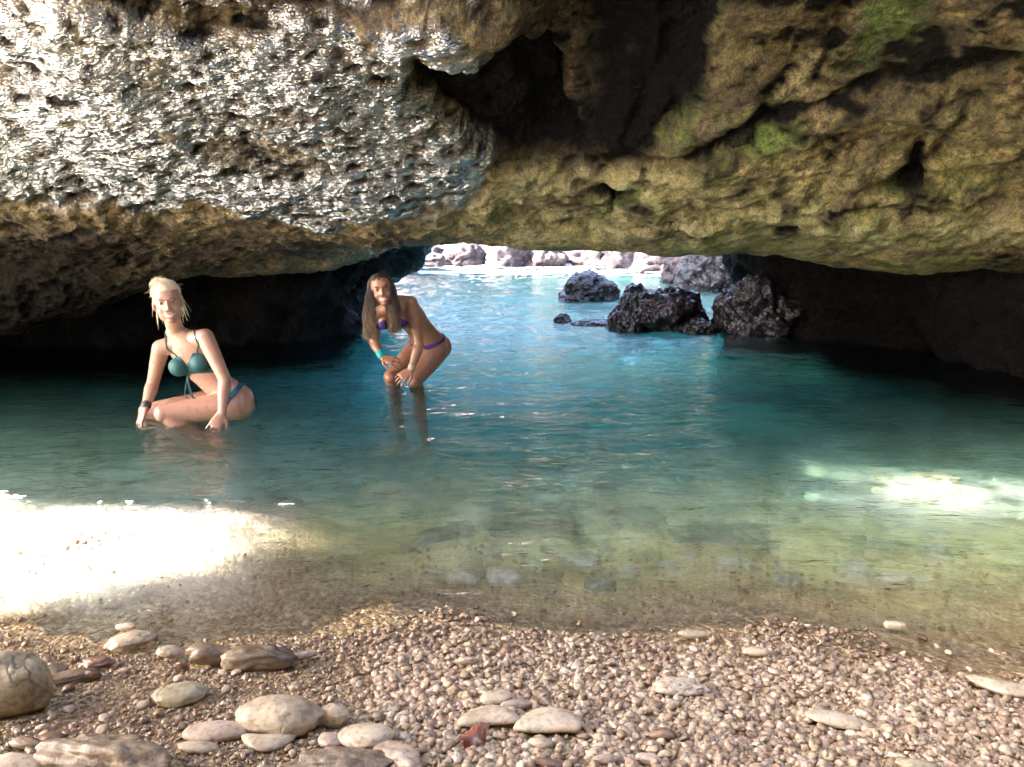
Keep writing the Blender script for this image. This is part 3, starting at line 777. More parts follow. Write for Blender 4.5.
def gravel():
    var = []
    for s in range(10):
        V, F = stone_mesh((2, 2, 2), 300+s, sub=2, lump=.48, fine=.14, sq=.4); var.append(V)
    F0 = ICO[2][1]
    N = 68000
    y = rng.uniform(1.12, 2.75, N); x = rng.uniform(-1, 1, N)*(.74*y+.12)
    P = np.stack([x, y, 0*x], 1)
    px, py = pix(np.stack([x, y, 0*x], 1))
    left = sstep(420, 260, px+60*fbm(P, .3, 2))
    n2 = fbm(P+3, .35, 3)
    r = np.exp(rng.normal(math.log(.0047), .50, N))*(1-.45*left)*(1+.18*n2)
    r = np.clip(r, .0022, .0105)
    wl = ground_z(x, y)
    # fewer under water, fewer on the fine wet sand at left
    keep = (rng.random(N) < sstep(-.004, .018, wl+.012*n2)*.97+.03)
    for kx, ky, kw, kh in KEEPOUT:
        keep &= ((x-kx)/(kw*.93))**2+((y-ky)/(kh*.93))**2 > 1
    x, y, r, wl, left = x[keep], y[keep], r[keep], wl[keep], left[keep]
    n = len(x)
    q = rng.normal(size=(n, 3)); ang = rng.uniform(0, 2*math.pi, n)
    VV = np.empty((n, 42, 3)); tint = np.empty((n, 42)); wetn = np.empty((n, 42))
    sc = np.stack([rng.uniform(.85, 1.4, n), rng.uniform(.8, 1.15, n), rng.uniform(.5, .85, n)], 1)*r[:, None]
    vi = rng.integers(0, 10, n)
    base = np.stack(var)[vi]*sc[:, None, :]
    tx, ty = rng.normal(0, .35, n), rng.normal(0, .35, n)
    ca, sa = np.cos(ang)[:, None], np.sin(ang)[:, None]
    bx, by, bz = base[..., 0], base[..., 1], base[..., 2]
    bx, by = bx*ca-by*sa, bx*sa+by*ca
    c, s = np.cos(tx)[:, None], np.sin(tx)[:, None]; by, bz = by*c-bz*s, by*s+bz*c
    c, s = np.cos(ty)[:, None], np.sin(ty)[:, None]; bx, bz = bx*c-bz*s, bx*s+bz*c
    z = wl+r*rng.uniform(-.1, .95, n)
    VV[..., 0] = bx+x[:, None]; VV[..., 1] = by+y[:, None]; VV[..., 2] = bz+z[:, None]
    F = (F0[None]+(np.arange(n)*42)[:, None, None]).reshape(-1, 3)
    o = mesh_obj('gravel', VV.reshape(-1, 3), F, PEB)
    tnt = np.clip(rng.random(n), 0, 1)
    attr(o, 'tint', np.repeat(tnt*.97, 42))
    w = np.clip(sstep(.05, -.01, wl)+.75*left+.25*n2[keep], 0, 1)
    attr(o, 'wetness', np.repeat(w, 42))
    tag(o, 'pale and brown rounded gravel covering the beach down into the shallows', 'gravel', kind='stuff')
    o.data.attributes['tint']
    # the largest loose pebbles are things of their own
    protos = []
    for s in range(8):
        V, F = stone_mesh((2, 1.7, 1.15), 400+s, sub=3, lump=.25, fine=.05, sq=.2)
        me = mesh_obj('pebble', V, F, PEB); attr(me, 'tint', np.full(len(V), s/8)); attr(me, 'wetness', np.full(len(V), .12))
        protos.append(me)
    cnt = 0; tries = 0
    while cnt < 280 and tries < 5000:
        tries += 1
        yy = rng.uniform(1.2, 2.15); xx = rng.uniform(-1, 1)*(.70*yy)
        gz = float(ground_z([xx], [yy])[0])
        if gz < .012: continue
        if any(((xx-kx)/(kw+.012))**2+((yy-ky)/(kh+.012))**2 < 1 for kx, ky, kw, kh in KEEPOUT): continue
        if xx < -.35 and rng.random() < .6: continue
        src = protos[cnt % 8]
        o = src if cnt < 8 else src.copy()
        if cnt >= 8: COL.objects.link(o)
        rr = rng.choice([rng.uniform(.0085, .0105), rng.uniform(.0095, .0135)])
        o.location = (xx, yy, gz+rr*.45); o.scale = (rr*rng.uniform(.9, 1.25), rr, rr)
        o.rotation_euler = (rng.normal(0, .25), rng.normal(0, .25), rng.uniform(0, 6.28))
        tag(o, 'small rounded pebble lying loose on the gravel, a bit larger than the grains around it', 'pebble', 'loose pebbles on the gravel')
        cnt += 1
gravel()

def leaf():
    nt = NT('dead_leaf'); v = nt.obj()
    col = nt.ramp(nt.noise(v, 40, 4), [(.4, (.16, .04, .025)), (.55, (.30, .12, .07)), (.65, (.5, .4, .3))])
    m = nt.surf(principled(nt, Base_Color=col, Roughness=.45, Normal=nt.bump(nt.noise(v, 90, 3), .5, .002)))
    p = on_plane(474, 746, .07); gz = float(ground_z([p.x], [p.y])[0])
    out = []
    K = 48
    V = [(0, 0, 0)]
    for i in range(K):
        a = 2*math.pi*i/K
        r = .024*(1+.13*math.cos(5*a)+.08*math.cos(11*a+1)+.15*math.cos(2*a)); V.append((r*math.cos(a)*1.15, r*math.sin(a), .007*math.sin(3*a)+.010*math.cos(2*a)))
    n = len(V); V += [(x, y, z-.0012) for x, y, z in V]
    F = []
    for i in range(K):
        a, b = 1+i, 1+(i+1) % K
        F += [(0, a, b), (n, n+b, n+a), (a, n+a, n+b, b)]
    o = mesh_obj('leaf', V, F, m); o.location = (p.x, p.y, gz+.022); o.rotation_euler = (R(24), R(-12), R(40))
    tag(o, 'curled red brown dead leaf on the gravel below the bean shaped stone', 'leaf')
leaf()

# ------------------------------------------------------------------ stones on the sea bed
def bed_stones():
    mats = [stone_mat('submerged_dark_stone', (.13, .12, .07), (.27, .25, .15), (.42, .39, .25), .6, scale=.4), stone_mat('submerged_pale_stone', (.30, .27, .17), (.45, .41, .27), (.60, .56, .39), .6, scale=.4)]
    big = [(530, 505, .42, .35, .20, 0, 'dark squarish stone under the shallow water in the middle'),
           (475, 490, .34, .28, .16, 1, 'pale submerged stone left of the dark squarish one'),
           (640, 495, .30, .25, .13, 0, 'greenish submerged stone right of the dark squarish one'),
           (400, 470, .50, .40, .20, 1, 'broad pale submerged stone before the standing woman'),
           (720, 515, .5, .28, .15, 0, 'long dark submerged stone at the right of the shallows'),
           (435, 520, .22, .18, .10, 0, 'small dark submerged stone near the beach')]
    for i, (px, py, a, b, c, mi, lb) in enumerate(big):
        p = on_plane(px, py); gz = float(ground_z([p.x], [p.y])[0])
        rock('submerged_stone', lb, 'stone', (p.x, p.y, gz-c*.22), (a, b, c), 500+i, mats[mi], (0, 0, 50*i), sub=4, lump=.25, fine=.06, sq=.3)
    pr = []
    for s in range(6):
        V, F = stone_mesh((1, .8, .4), 520+s, sub=3, lump=.28, fine=.05, sq=.05)
        pr.append(mesh_obj('cobble', V, F, mats[1 if s % 3 else 0]))
    for i in range(230):
        yy = rng.uniform(2.3, 4.6); xx = rng.uniform(-.62, .62)*yy
        while xx < -.45 and yy < 3.35: yy = rng.uniform(2.3, 4.6); xx = rng.uniform(-.62, .62)*yy
        gz = float(ground_z([xx], [yy])[0]); s = rng.choice([rng.uniform(.035, .08), rng.uniform(.06, .15)])
        o = pr[i % 6] if i < 6 else pr[i % 6].copy()
        if i >= 6: COL.objects.link(o)
        o.location = (xx, yy, gz+s*.04); o.scale = (s, s, s); o.rotation_euler = (rng.normal(0, .15), rng.normal(0, .15), rng.uniform(0, 6.3))
        tag(o, 'rounded cobble blurred by the water on the shallow sea bed', 'stone', 'cobbles on the sea bed')
bed_stones()
# ================================================================== PEOPLE
def vec(*a): return Vector(a)

def catmull(P, k=6):
    P = [np.array(p, float) for p in P]
    if len(P) == 2: return [P[0]+(P[1]-P[0])*t for t in np.linspace(0, 1, k+1)]
    Q = [2*P[0]-P[1]]+P+[2*P[-1]-P[-2]]
    out = []
    for i in range(1, len(Q)-2):
        for t in np.linspace(0, 1, k, endpoint=False):
            a, b, c, d = Q[i-1], Q[i], Q[i+1], Q[i+2]
            out.append(.5*((2*b)+(-a+c)*t+(2*a-5*b+4*c-d)*t*t+(-a+3*b-3*c+d)*t**3))
    out.append(P[-1]); return out

class Flesh:
    """closed overlapping pieces that are fused into one skin"""
    def __init__(self): self.V = []; self.F = []; self.n = 0
    def add(self, V, F):
        self.V += [tuple(v) for v in V]; self.F += [tuple(i+self.n for i in f) for f in F]; self.n += len(V)
    def ball(self, c, r, ax=None, sub=3):
        V, F = ICO[sub]; V = V*np.array(r if hasattr(r, '__len__') else (r, r, r))
        if ax is not None: V = V@np.array(ax)           # rows = axes
        self.add(V+np.array(c), F)
    def tube(self, P, rad, side, seg=18, k=6):
        """P centre line, rad list of (a along side, b across), side vector or list of them"""
        n = len(P)
        rad = [(r, r) if not hasattr(r, '__len__') else r for r in rad]
        sd = [side]*n if not isinstance(side, list) else side
        C = catmull(P, k); Rr = catmull([(*r, 0) for r in rad], k); S = catmull([tuple(s) for s in sd], k)
        V = []; F = []
        T = [np.array(C[min(i+1, len(C)-1)])-np.array(C[max(i-1, 0)]) for i in range(len(C))]
        rings = []
        def ring(c, t, s, a, b):
            t = t/np.linalg.norm(t); s = s-(s@t)*t; s /= np.linalg.norm(s); u = np.cross(t, s)
            st = len(V)
            for j in range(seg):
                an = 2*math.pi*j/seg; V.append(c+s*a*math.cos(an)+u*b*math.sin(an))
            rings.append(st)
        def cap(i, sign):
            m = min(Rr[i][0], Rr[i][1]); t = T[i]/np.linalg.norm(T[i])
            for h in ((.92, .39), (.71, .71), (.38, .92)) if sign > 0 else ((.38, .92), (.71, .71), (.92, .39)):
                ring(C[i]+t*m*h[1]*sign, T[i], S[i], Rr[i][0]*h[0], Rr[i][1]*h[0])
        cap(0, -1)
        for i in range(len(C)): ring(C[i], T[i], S[i], Rr[i][0], Rr[i][1])
        cap(len(C)-1, 1)
        for a, b in zip(rings[:-1], rings[1:]):
            for j in range(seg): F.append((a+j, a+(j+1) % seg, b+(j+1) % seg, b+j))
        F.append(tuple(range(rings[0], rings[0]+seg))[::-1]); F.append(tuple(range(rings[-1], rings[-1]+seg)))
        self.add(V, F)
    def skin(self, name, mat, voxel=.0038, smooth=7):
        me = bpy.data.meshes.new(name); me.from_pydata([tuple(map(float, v)) for v in self.V], [], self.F); me.update()
        o = bpy.data.objects.new(name, me); COL.objects.link(o)
        m = o.modifiers.new('r', 'REMESH'); m.mode = 'VOXEL'; m.voxel_size = voxel; m.adaptivity = 0
        m = o.modifiers.new('s', 'SMOOTH'); m.factor = .5; m.iterations = smooth
        dg = bpy.context.evaluated_depsgraph_get()
        me2 = bpy.data.meshes.new_from_object(o.evaluated_get(dg))
        bpy.data.objects.remove(o)
        me2.materials.clear(); me2.materials.append(mat)
        me2.polygons.foreach_set('use_smooth', [True]*len(me2.polygons))
        me2.name = name
        o = bpy.data.objects.new(name, me2); COL.objects.link(o)
        return o

def skin_mat(name, c, red):
    nt = NT(name); v = nt.obj()
    col = nt.mix(nt.ramp(nt.noise(v, 9, 4, .5), [(.35, 0), (.7, .5)]), c, red)
    sp = nt.ramp(nt.noise(v, 220, 2, .5), [(.3, .86), (.6, 1)])
    col = nt.mix(1, col, sp, 'MULTIPLY')
    p = principled(nt, Base_Color=col, Roughness=nt.ramp(nt.noise(v, 30, 4, .6), [(.35, .22), (.65, .5)]), Normal=nt.bump(nt.noise(v, 260, 4), .2, .003))
    p.inputs['Subsurface Weight'].default_value = .12; p.inputs['Subsurface Radius'].default_value = (.012, .004, .002)
    return nt.surf(p)
def plain(name, c, rough=.5, **k):
    nt = NT(name); v = nt.obj()
    col = nt.mix(nt.noise(v, 60, 3), tuple(x*.8 for x in c), tuple(min(1, x*1.15) for x in c))
    return nt.surf(principled(nt, Base_Color=col, Roughness=rough, **k))
def hair_mat(name, stops):
    nt = NT(name); v = nt.obj()
    t = nt.attr('strand')
    col = nt.ramp(t, stops)
    p = principled(nt, Base_Color=col, Roughness=.38)
    return nt.surf(p)

EYE_W = plain('eye_white', (.75, .72, .70), .2); EYE_D = plain('iris', (.03, .025, .02), .2)
LIP = plain('lips', (.50, .17, .15), .4); TEETH = plain('teeth', (.60, .57, .52), .3)

def head_frame(c, fwd, up):
    f = Vector(fwd).normalized(); u = Vector(up); u = (u-f*u.dot(f)).normalized(); r = f.cross(u)      # r = image-left when facing the camera
    return Matrix(((r.x, f.x, u.x, c[0]), (r.y, f.y, u.y, c[1]), (r.z, f.z, u.z, c[2]), (0, 0, 0, 1)))

def head_flesh(fl, M, s=1.0):
    A = np.array(M.to_3x3()).T           # rows: x, y, z axes in world
    def B(c, r, **k): fl.ball(np.array(M@Vector([x*s for x in c])), np.array(r)*s, A, **k)
    def Tb(P, rad): fl.tube([np.array(M@Vector([x*s for x in p])) for p in P], [r*s for r in rad], A[0], seg=12)
    B((0, -.018, .034), (.072, .090, .080), sub=4)
    B((0, .018, -.022), (.060, .066, .082), sub=4)
    B((0, .046, -.087), (.027, .026, .022))
    for q in (-1, 1):
        B((q*.036, .012, -.060), (.022, .036, .030))
        B((q*.033, .056, -.030), (.023, .020, .020))
        B((q*.073, -.008, -.008), (.008, .016, .027))
        B((q*.010, .087, -.030), (.008, .009, .007))
    B((0, .068, .026), (.046, .016, .014))
    Tb([(0, .078, .014), (0, .088, -.006), (0, .099, -.025)], [.007, .0075, .0095])
    Tb([(-.026, .066, -.048), (-.014, .079, -.055), (0, .083, -.057), (.014, .079, -.055), (.026, .066, -.048)], [.004, .0055, .006, .0055, .004])
    Tb([(-.022, .064, -.056), (0, .079, -.070), (.022, .064, -.056)], [.004, .006, .004])

def face_parts(o, M, s=1.0, brow=None, glasses=False):
    def W(p): return np.array(M@Vector([x*s for x in p]))
    A = np.array(M.to_3x3()).T
    inv = M.inverted()
    # sockets and mouth line pressed into the skin
    me = o.data; n = len(me.vertices); co = np.empty(n*3, np.float32); me.vertices.foreach_get('co', co); co = co.reshape(-1, 3)
    L = (co-np.array(M.translation))@np.array(M.to_3x3())/s
    d = np.zeros(n)
    for q in (-1, 1):
        e = ((L[:, 0]-q*.030)/.017)**2+((L[:, 2]-.006)/.011)**2
        d += .009*np.exp(-e)*(L[:, 1] > .03)
    e = (L[:, 0]/.022)**2+((L[:, 2]+.0615+.10*L[:, 0]*0-10*L[:, 0]**2)/.005)**2
    d += .006*np.exp(-e)*(L[:, 1] > .03)
    co = co-A[1]*(d*s)[:, None]
    me.vertices.foreach_set('co', co.astype(np.float32).ravel()); me.update()
    for q in (-1, 1):
        V, F = ICO[3]
        eb = mesh_obj('eye', (V*np.array([.0125, .0112, .0058])*s)@A+W((q*.030, .0625, .006)), F, EYE_W, o)
        mesh_obj('iris', (V*np.array([.0062, .003, .0050])*s)@A+W((q*.030, .0728, .0055)), F, EYE_D, eb)
        f = Flesh(); f.tube([W((q*.018, .070, .006)), W((q*.030, .0745, .0125)), W((q*.043, .067, .007))], [.0016*s, .0030*s, .0018*s], A[2], seg=8)
        mesh_obj('eyelid', f.V, f.F, brow, o)
        f = Flesh(); f.tube([W((q*.014, .0815, .023)), W((q*.030, .0795, .030)), W((q*.047, .066, .024))], [(.0028*s, .0018*s), (.0034*s, .0018*s), (.0016*s, .0012*s)], A[2], seg=8)
        mesh_obj('eyebrow', f.V, f.F, brow, o)
    f = Flesh(); f.tube([W((-.030, .063, -.0500)), W((-.016, .0785, -.0585)), W((0, .0835, -.0615)), W((.016, .0785, -.0585)), W((.030, .063, -.0500))], [(.0035*s, .003*s), (.0062*s, .0035*s), (.0072*s, .0035*s), (.0062*s, .0035*s), (.0035*s, .003*s)], A[2], seg=10)
    mesh_obj('teeth', f.V, f.F, TEETH, o)
    f = Flesh()
    f.tube([W((-.034, .060, -.0455)), W((-.014, .0825, -.0530)), W((0, .0865, -.0542)), W((.014, .0825, -.0530)), W((.034, .060, -.0455))], [.0020*s, .0030*s, .0030*s, .0030*s, .0020*s], A[2], seg=8)
    f.tube([W((-.034, .060, -.0470)), W((-.017, .077, -.0665)), W((0, .0830, -.0715)), W((.017, .077, -.0665)), W((.034, .060, -.0470))], [.002*s, .0034*s, .0042*s, .0034*s, .002*s], A[2], seg=8)
    mesh_obj('lips', f.V, f.F, LIP, o)

def hand(fl, wrist, d, nrm, thumb_side, curl=.5, spread=.16, s=1.0):
    """d finger direction, nrm back-of-hand normal, thumb_side +1/-1 along d x nrm"""
    d = Vector(d).normalized(); nrm = Vector(nrm); nrm = (nrm-d*nrm.dot(d)).normalized(); sd = d.cross(nrm)*thumb_side
    w = Vector(wrist)
    fl.tube([w-d*.01*s, w+d*.03*s, w+d*.065*s, w+d*.085*s], [(.024*s, .019*s), (.034*s, .015*s), (.040*s, .0135*s), (.037*s, .011*s)], tuple(sd), seg=14)
    for i, (off, ln, r) in enumerate(((.030, .072, .0085), (.010, .082, .009), (-.011, .075, .0085), (-.031, .058, .0075))):
        base = w+d*(.080-.004*abs(i-1))*s+sd*off*s
        a = spread*(1.2-i*.8)
        dd = (d+sd*a).normalized()
        P = [base-dd*.02*s, base]; ang = 0
        for j, fr in enumerate((.45, .30, .25)):
            ang += curl*(.55 if j == 0 else .75)
            P.append(P[-1]+(dd*math.cos(ang)-nrm*math.sin(ang))*ln*fr*s)
        fl.tube([tuple(p) for p in P], [r*s, r*s*1.02, r*.95*s, r*.86*s, r*.72*s], tuple(sd), seg=10, k=4)
    b = w+d*.022*s+sd*.022*s
    t1 = (d*.55+sd*.8-nrm*.15).normalized(); t2 = (d*.9+sd*.35-nrm*.25).normalized()
    fl.tube([tuple(b-t1*.01*s), tuple(b+t1*.032*s), tuple(b+t1*.032*s+t2*.030*s), tuple(b+t1*.032*s+t2*.052*s)], [.013*s, .0115*s, .010*s, .0078*s], tuple(nrm), seg=10, k=4)

def foot(fl, ankle, d, s=1.0):
    d = Vector(d); d.z = 0; d.normalize(); a = Vector(ankle); sd = d.cross(Vector((0, 0, 1)))
    fl.tube([tuple(a-d*.035*s+vec(0, 0, -.045)*s), tuple(a+d*.04*s+vec(0, 0, -.035)*s), tuple(a+d*.12*s+vec(0, 0, -.05)*s), tuple(a+d*.165*s+vec(0, 0, -.055)*s)], [(.030*s, .030*s), (.036*s, .036*s), (.044*s, .020*s), (.038*s, .013*s)], tuple(sd), seg=14)
    for i in range(5):
        o = sd*(.034-.017*i)*s
        fl.tube([tuple(a+d*.155*s+o+vec(0, 0, -.056)*s), tuple(a+d*(.195-.008*i)*s+o+vec(0, 0, -.059)*s)], [.010*s, .0085*s], tuple(sd), seg=8)

def garment(name, body, test, mat, off=.0035):
    """a layer of cloth lying on the skin where test(points) is true"""
    me = body.data; n = len(me.vertices)
    co = np.empty(n*3, np.float32); me.vertices.foreach_get('co', co); co = co.reshape(-1, 3).astype(float)
    no = np.empty(n*3, np.float32); me.vertices.foreach_get('normal', no); no = no.reshape(-1, 3)
    ok = test(co, no)
    F = [tuple(p.vertices) for p in me.polygons if all(ok[i] for i in p.vertices)]
    used = sorted({i for f in F for i in f}); rm = {j: i for i, j in enumerate(used)}
    V = (co+no*off)[used]
    o = mesh_obj(name, V, [tuple(rm[i] for i in f) for f in F], mat, body)
    m = o.modifiers.new('s', 'SMOOTH'); m.factor = .5; m.iterations = 3
    m = o.modifiers.new('t', 'SOLIDIFY'); m.thickness = .0032; m.offset = .4
    return o

def lay(body, P, off=.003, k=8):
    """push a polyline onto the skin"""
    dg = bpy.context.evaluated_depsgraph_get()
    bv = BVHTree.FromObject(body, dg)
    out = []
    for p in catmull(P, k):
        h, nn, i, d = bv.find_nearest(Vector(p)); out.append(np.array(h+nn*off))
    return out

def strands(name, paths, r0, r1, mat, parent, tone=None):
    V = []; F = []; T = []
    for si, P in enumerate(paths):
        P = np.array(P); m = len(P)
        t = np.gradient(P, axis=0); t /= np.linalg.norm(t, axis=1)[:, None]+1e-9
        a = np.cross(t, np.array([.3, .9, .31])); a /= np.linalg.norm(a, axis=1)[:, None]+1e-9; b = np.cross(t, a)
        tn = random.random()
        for i in range(m):
            u = i/(m-1); r = (r0+(r1-r0)*u)*(1 if i < m-1 else .3)
            for j in range(5):
                an = 2*math.pi*j/5; V.append(P[i]+(a[i]*math.cos(an)+b[i]*math.sin(an))*r)
                T.append(tone(u, tn) if tone else tn)
        s = len(V)-5*m
        for i in range(m-1):
            for j in range(5): F.append((s+i*5+j, s+i*5+(j+1) % 5, s+i*5+5+(j+1) % 5, s+i*5+5+j))
    o = mesh_obj(name, V, F, mat, parent); attr(o, 'strand', T)
    return o

def blonde():
    at = lambda a, b, c: globals()['at'](a, b, c+.34)
    SK = skin_mat('fair_skin', (.43, .24, .16), (.38, .17, .115))
    fl = Flesh()
    pel, waist, rib, che, nk = at(236, 399, 4.20), at(216, 383, 4.17), at(200, 364, 4.14), at(187, 346, 4.11), at(175, 332, 4.08)
    hd = at(168, 303, 4.02)
    M = head_frame(hd, Vector((0, 0, ZC))-hd+vec(-.25, 0, -.35), (-.13, -.05, 1))
    s_p, s_c = vec(.62, -.78, .05), vec(.93, -.28, .26)
    s_w = (s_p+s_c)/2
    fl.tube([pel+vec(.02, .0, -.04), pel, waist, rib, che, nk], [(.115, .085), (.138, .098), (.105, .078), (.115, .084), (.126, .080), (.052, .050)],
            [tuple(x) for x in (s_p, s_p, s_w, s_c, s_c, s_c)], seg=28)
    fl.ball(tuple(pel+vec(.015, .02, -.04)), (.088, .125, .088), sub=4)                     # seat
    # neck and head
    fl.tube([tuple(at(181, 341, 4.10)), tuple(at(175, 328, 4.07)), tuple(M@Vector((0, -.015, -.055)))], [(.055, .05), (.047, .047), (.045, .047)], tuple(s_c), seg=18)
    head_flesh(fl, M, 1.07)
    # shoulders, arms (her left is on the right of the picture)
    sl, el, wl_ = at(205, 337, 4.05), at(225, 380, 4.01), at(222, 413, 3.95)
    sr, er, wr_ = at(161, 348, 4.09), at(153, 383, 4.16), at(145, 409, 4.04)
    for a, b in ((sl, che), (sr, che)):
        fl.tube([tuple(b.lerp(nk, .35)), tuple(b.lerp(a, .6)+vec(0, 0, .012)), tuple(a)], [.055, .052, .050], (0, 1, 0), seg=16)
    for a, b, c in ((sl, el, wl_), (sr, er, wr_)):
        fl.tube([tuple(a), tuple(a.lerp(b, .35)), tuple(a.lerp(b, .75)), tuple(b)], [(.049, .050), (.044, .046), (.038, .039), (.036, .036)], (0, 1, 0), seg=18)
        fl.tube([tuple(b), tuple(b.lerp(c, .3)), tuple(b.lerp(c, .75)), tuple(c)], [(.036, .036), (.038, .037), (.028, .026), (.025, .021)], (1, 0, 0), seg=18)
    hand(fl, wl_, (-.35, -.35, -.75), (.3, -.8, .3), -1, .35)
    hand(fl, wr_, (-.30, -.30, -.85), (-.6, -.6, .2), 1, .35)
    # breasts
    bl, br = at(199, 363, 4.05), at(178, 367, 4.06)
    for c in (bl, br): fl.ball(tuple(c+vec(0, .02, 0)), (.056, .052, .055), sub=4)
    # legs: squatting, thighs out to the left of the picture
    for hip, kn, dy in ((at(238, 405, 4.12), at(166, 413, 3.98), 0), (at(231, 401, 4.31), at(150, 411, 4.20), .03)):
        ank = kn+vec(.29, .12+dy, 0); ank.z = -.30
        fl.tube([tuple(hip), tuple(hip.lerp(kn, .35)), tuple(hip.lerp(kn, .75)), tuple(kn)], [.092, .084, .064, .055], (0, 1, 0), seg=22)
        fl.ball(tuple(kn+vec(-.012, -.008, .0)), .052)
        fl.tube([tuple(kn), tuple(kn.lerp(ank, .3)+vec(.012, 0, -.012)), tuple(kn.lerp(ank, .7)), tuple(ank)], [.052, .055, .040, .033], (0, 1, 0), seg=18)
        foot(fl, ank, (-1, -.25, 0))
    o = fl.skin('person', SK)
    tag(o, 'blonde woman in a dark teal bikini crouching in the shallow water, smiling', 'person')
    BROW = plain('fair_brow', (.22, .13, .07))
    face_parts(o, M, 1.07, BROW)
    # bikini
    TEAL = plain('teal_bikini', (.004, .062, .062), .65); BLUE = plain('blue_bikini_bottom', (.005, .07, .12), .55)
    sp = (nk-pel).normalized(); spn = np.array(sp)
    cc = np.array((bl+br)/2)
    front = np.array(vec(-.25, -.95, .1).normalized())
    def top(co, no):
        a = np.zeros(len(co), bool)
        for c, cu in ((bl, (.078, .070)), (br, (.066, .066))):
            d = co-np.array(c); up = d@np.array([0, 0, 1.0]); lat = np.hypot(d[:, 0]*.95, 0)
            tri = (np.abs(d[:, 0]+.12*up*(1 if c is bl else -1)) < .066-.74*np.maximum(up+.0, 0)) & (up < .064) & (up > -.062)
            a |= tri & (np.linalg.norm(d, axis=1) < .098) & (no@front > .02)
        d = co-cc
        band = (np.abs(d[:, 2]-.14*d[:, 0]+.047) < .011) & (np.linalg.norm(d*np.array([1, .8, 1]), axis=1) < .30) & (np.abs((co-np.array(rib))@spn) < .16) & (np.linalg.norm(co-np.array(rib), axis=1) < .2)
        return a | band
    bt = garment('bikini_top', o, top, TEAL)
    f = Flesh()
    for c, sh, ba in ((bl, sl, 1), (br, sr, -1)):
        P = lay(o, [tuple(c+vec(0, -.02, .058)), tuple(c.lerp(sh, .55)+vec(-.012*ba, -.04, .045)), tuple(sh.lerp(nk, .42)+vec(0, -.01, .06)), tuple(sh.lerp(nk, .45)+vec(0, .08, .02))])
        f.tube([tuple(p) for p in P[::3]], [.0042]*len(P[::3]), (0, 1, 0), seg=8, k=3)
    mesh_obj('strap', f.V, f.F, TEAL, bt)
    f = Flesh(); ct = at(188, 378, 3.975)
    for q in (-1, 1, .4):
        f.tube([tuple(ct), tuple(ct+vec(.008*q, -.012, -.03)), tuple(ct+vec(.022*q, -.008, -.075-.03*abs(q))), tuple(ct+vec(.02*q+.012, .0, -.12))], [.0035, .003, .003, .003], (0, 1, 0), seg=8)
    f.ball(tuple(ct), .009)
    mesh_obj('tie', f.V, f.F, TEAL, bt)
    pc = np.array(pel); thd = np.array((at(166, 413, 3.98)-at(238, 405, 4.12)).normalized())
    def bot(co, no):
        d = co-pc; h = d@spn; fwd = d@thd
        band = (h > .045) & (h < .078) & (np.linalg.norm(d, axis=1) < .24) & (fwd < .05)
        seat = (h > -.25) & (h < .05) & (fwd < -.105) & (np.abs(d[:, 1]) < .08)
        return band | seat
    garment('bikini_bottom', o, bot, BLUE)
    f = Flesh(); f.tube([tuple(wr_.lerp(er, .10)), tuple(wr_.lerp(er, .17))], [.029, .030], (1, 0, 0), seg=16)
    mesh_obj('bracelet', f.V, f.F, plain('dark_bracelet', (.05, .03, .03)), o)
    # hair: pinned up, a loose knot behind, wisps at the neck
    HM = hair_mat('blonde_hair', [(0, (.46, .34, .20)), (.5, (.68, .56, .38)), (1, (.84, .75, .60))])
    paths = []
    loc = lambda p: np.array(M@(Vector(p)*1.07))
    def cran(th, ph, k=1.045):      # th from crown, ph around (0 = forward)
        return np.array([.072*k*math.sin(th)*math.sin(ph), -.018+.090*k*math.sin(th)*math.cos(ph), .034+.080*k*math.cos(th)])
    knot = np.array([-.020, -.085, .092])
    kd = np.array([.34, -.60, .74]); kd /= np.linalg.norm(kd)
    knot = np.array([.072, .090, .080])*kd*1.22+np.array([0, -.018, .034])
    for i in range(1500):
        ph = random.uniform(-3.1, 3.1); front = math.cos(ph)
        th0 = (1.12 if front > .3 else (1.38+.1*(.3-front) if front > -.2 else 1.95))*random.uniform(.70, 1.03)
        d0 = np.array([math.sin(th0)*math.sin(ph), math.sin(th0)*math.cos(ph), math.cos(th0)])
        om = math.acos(max(-1, min(1, float(d0@kd)))); so = max(math.sin(om), 1e-3)
        puff = random.uniform(.02, .085) if random.random() < .9 else random.uniform(.09, .20)
        wob = random.gauss(.06, .16); f0 = random.uniform(0, 6.3)
        P = []
        for u in np.linspace(0, .93, 10):
            d = (math.sin((1-u)*om)*d0+math.sin(u*om)*kd)/so
            d = d+np.cross(d, kd)*wob*math.sin(u*3.1)+.02*math.sin(u*9+f0)
            d /= np.linalg.norm(d)
            P.append(np.array([.072, .090, .080])*d*(1.02+puff*math.sin(min(u*2.2+.15, 1.6)))+np.array([0, -.018, .034]))
        paths.append([loc(tuple(p)) for p in P])
    for i in range(420):               # knot coils
        c = knot+np.array([random.gauss(.0, .010), random.gauss(0, .010), random.gauss(0, .008)]); ax = np.array([random.gauss(0, 1) for _ in range(3)]); ax /= np.linalg.norm(ax)
        b = np.cross(ax, [0, 0, 1.0]); b /= np.linalg.norm(b); d = np.cross(ax, b); rr = random.uniform(.013, .026); a0 = random.uniform(0, 6.3)
        paths.append([loc(tuple(c+rr*(b*math.cos(a0+t)+d*math.sin(a0+t)))) for t in np.linspace(0, 4.2, 10)])
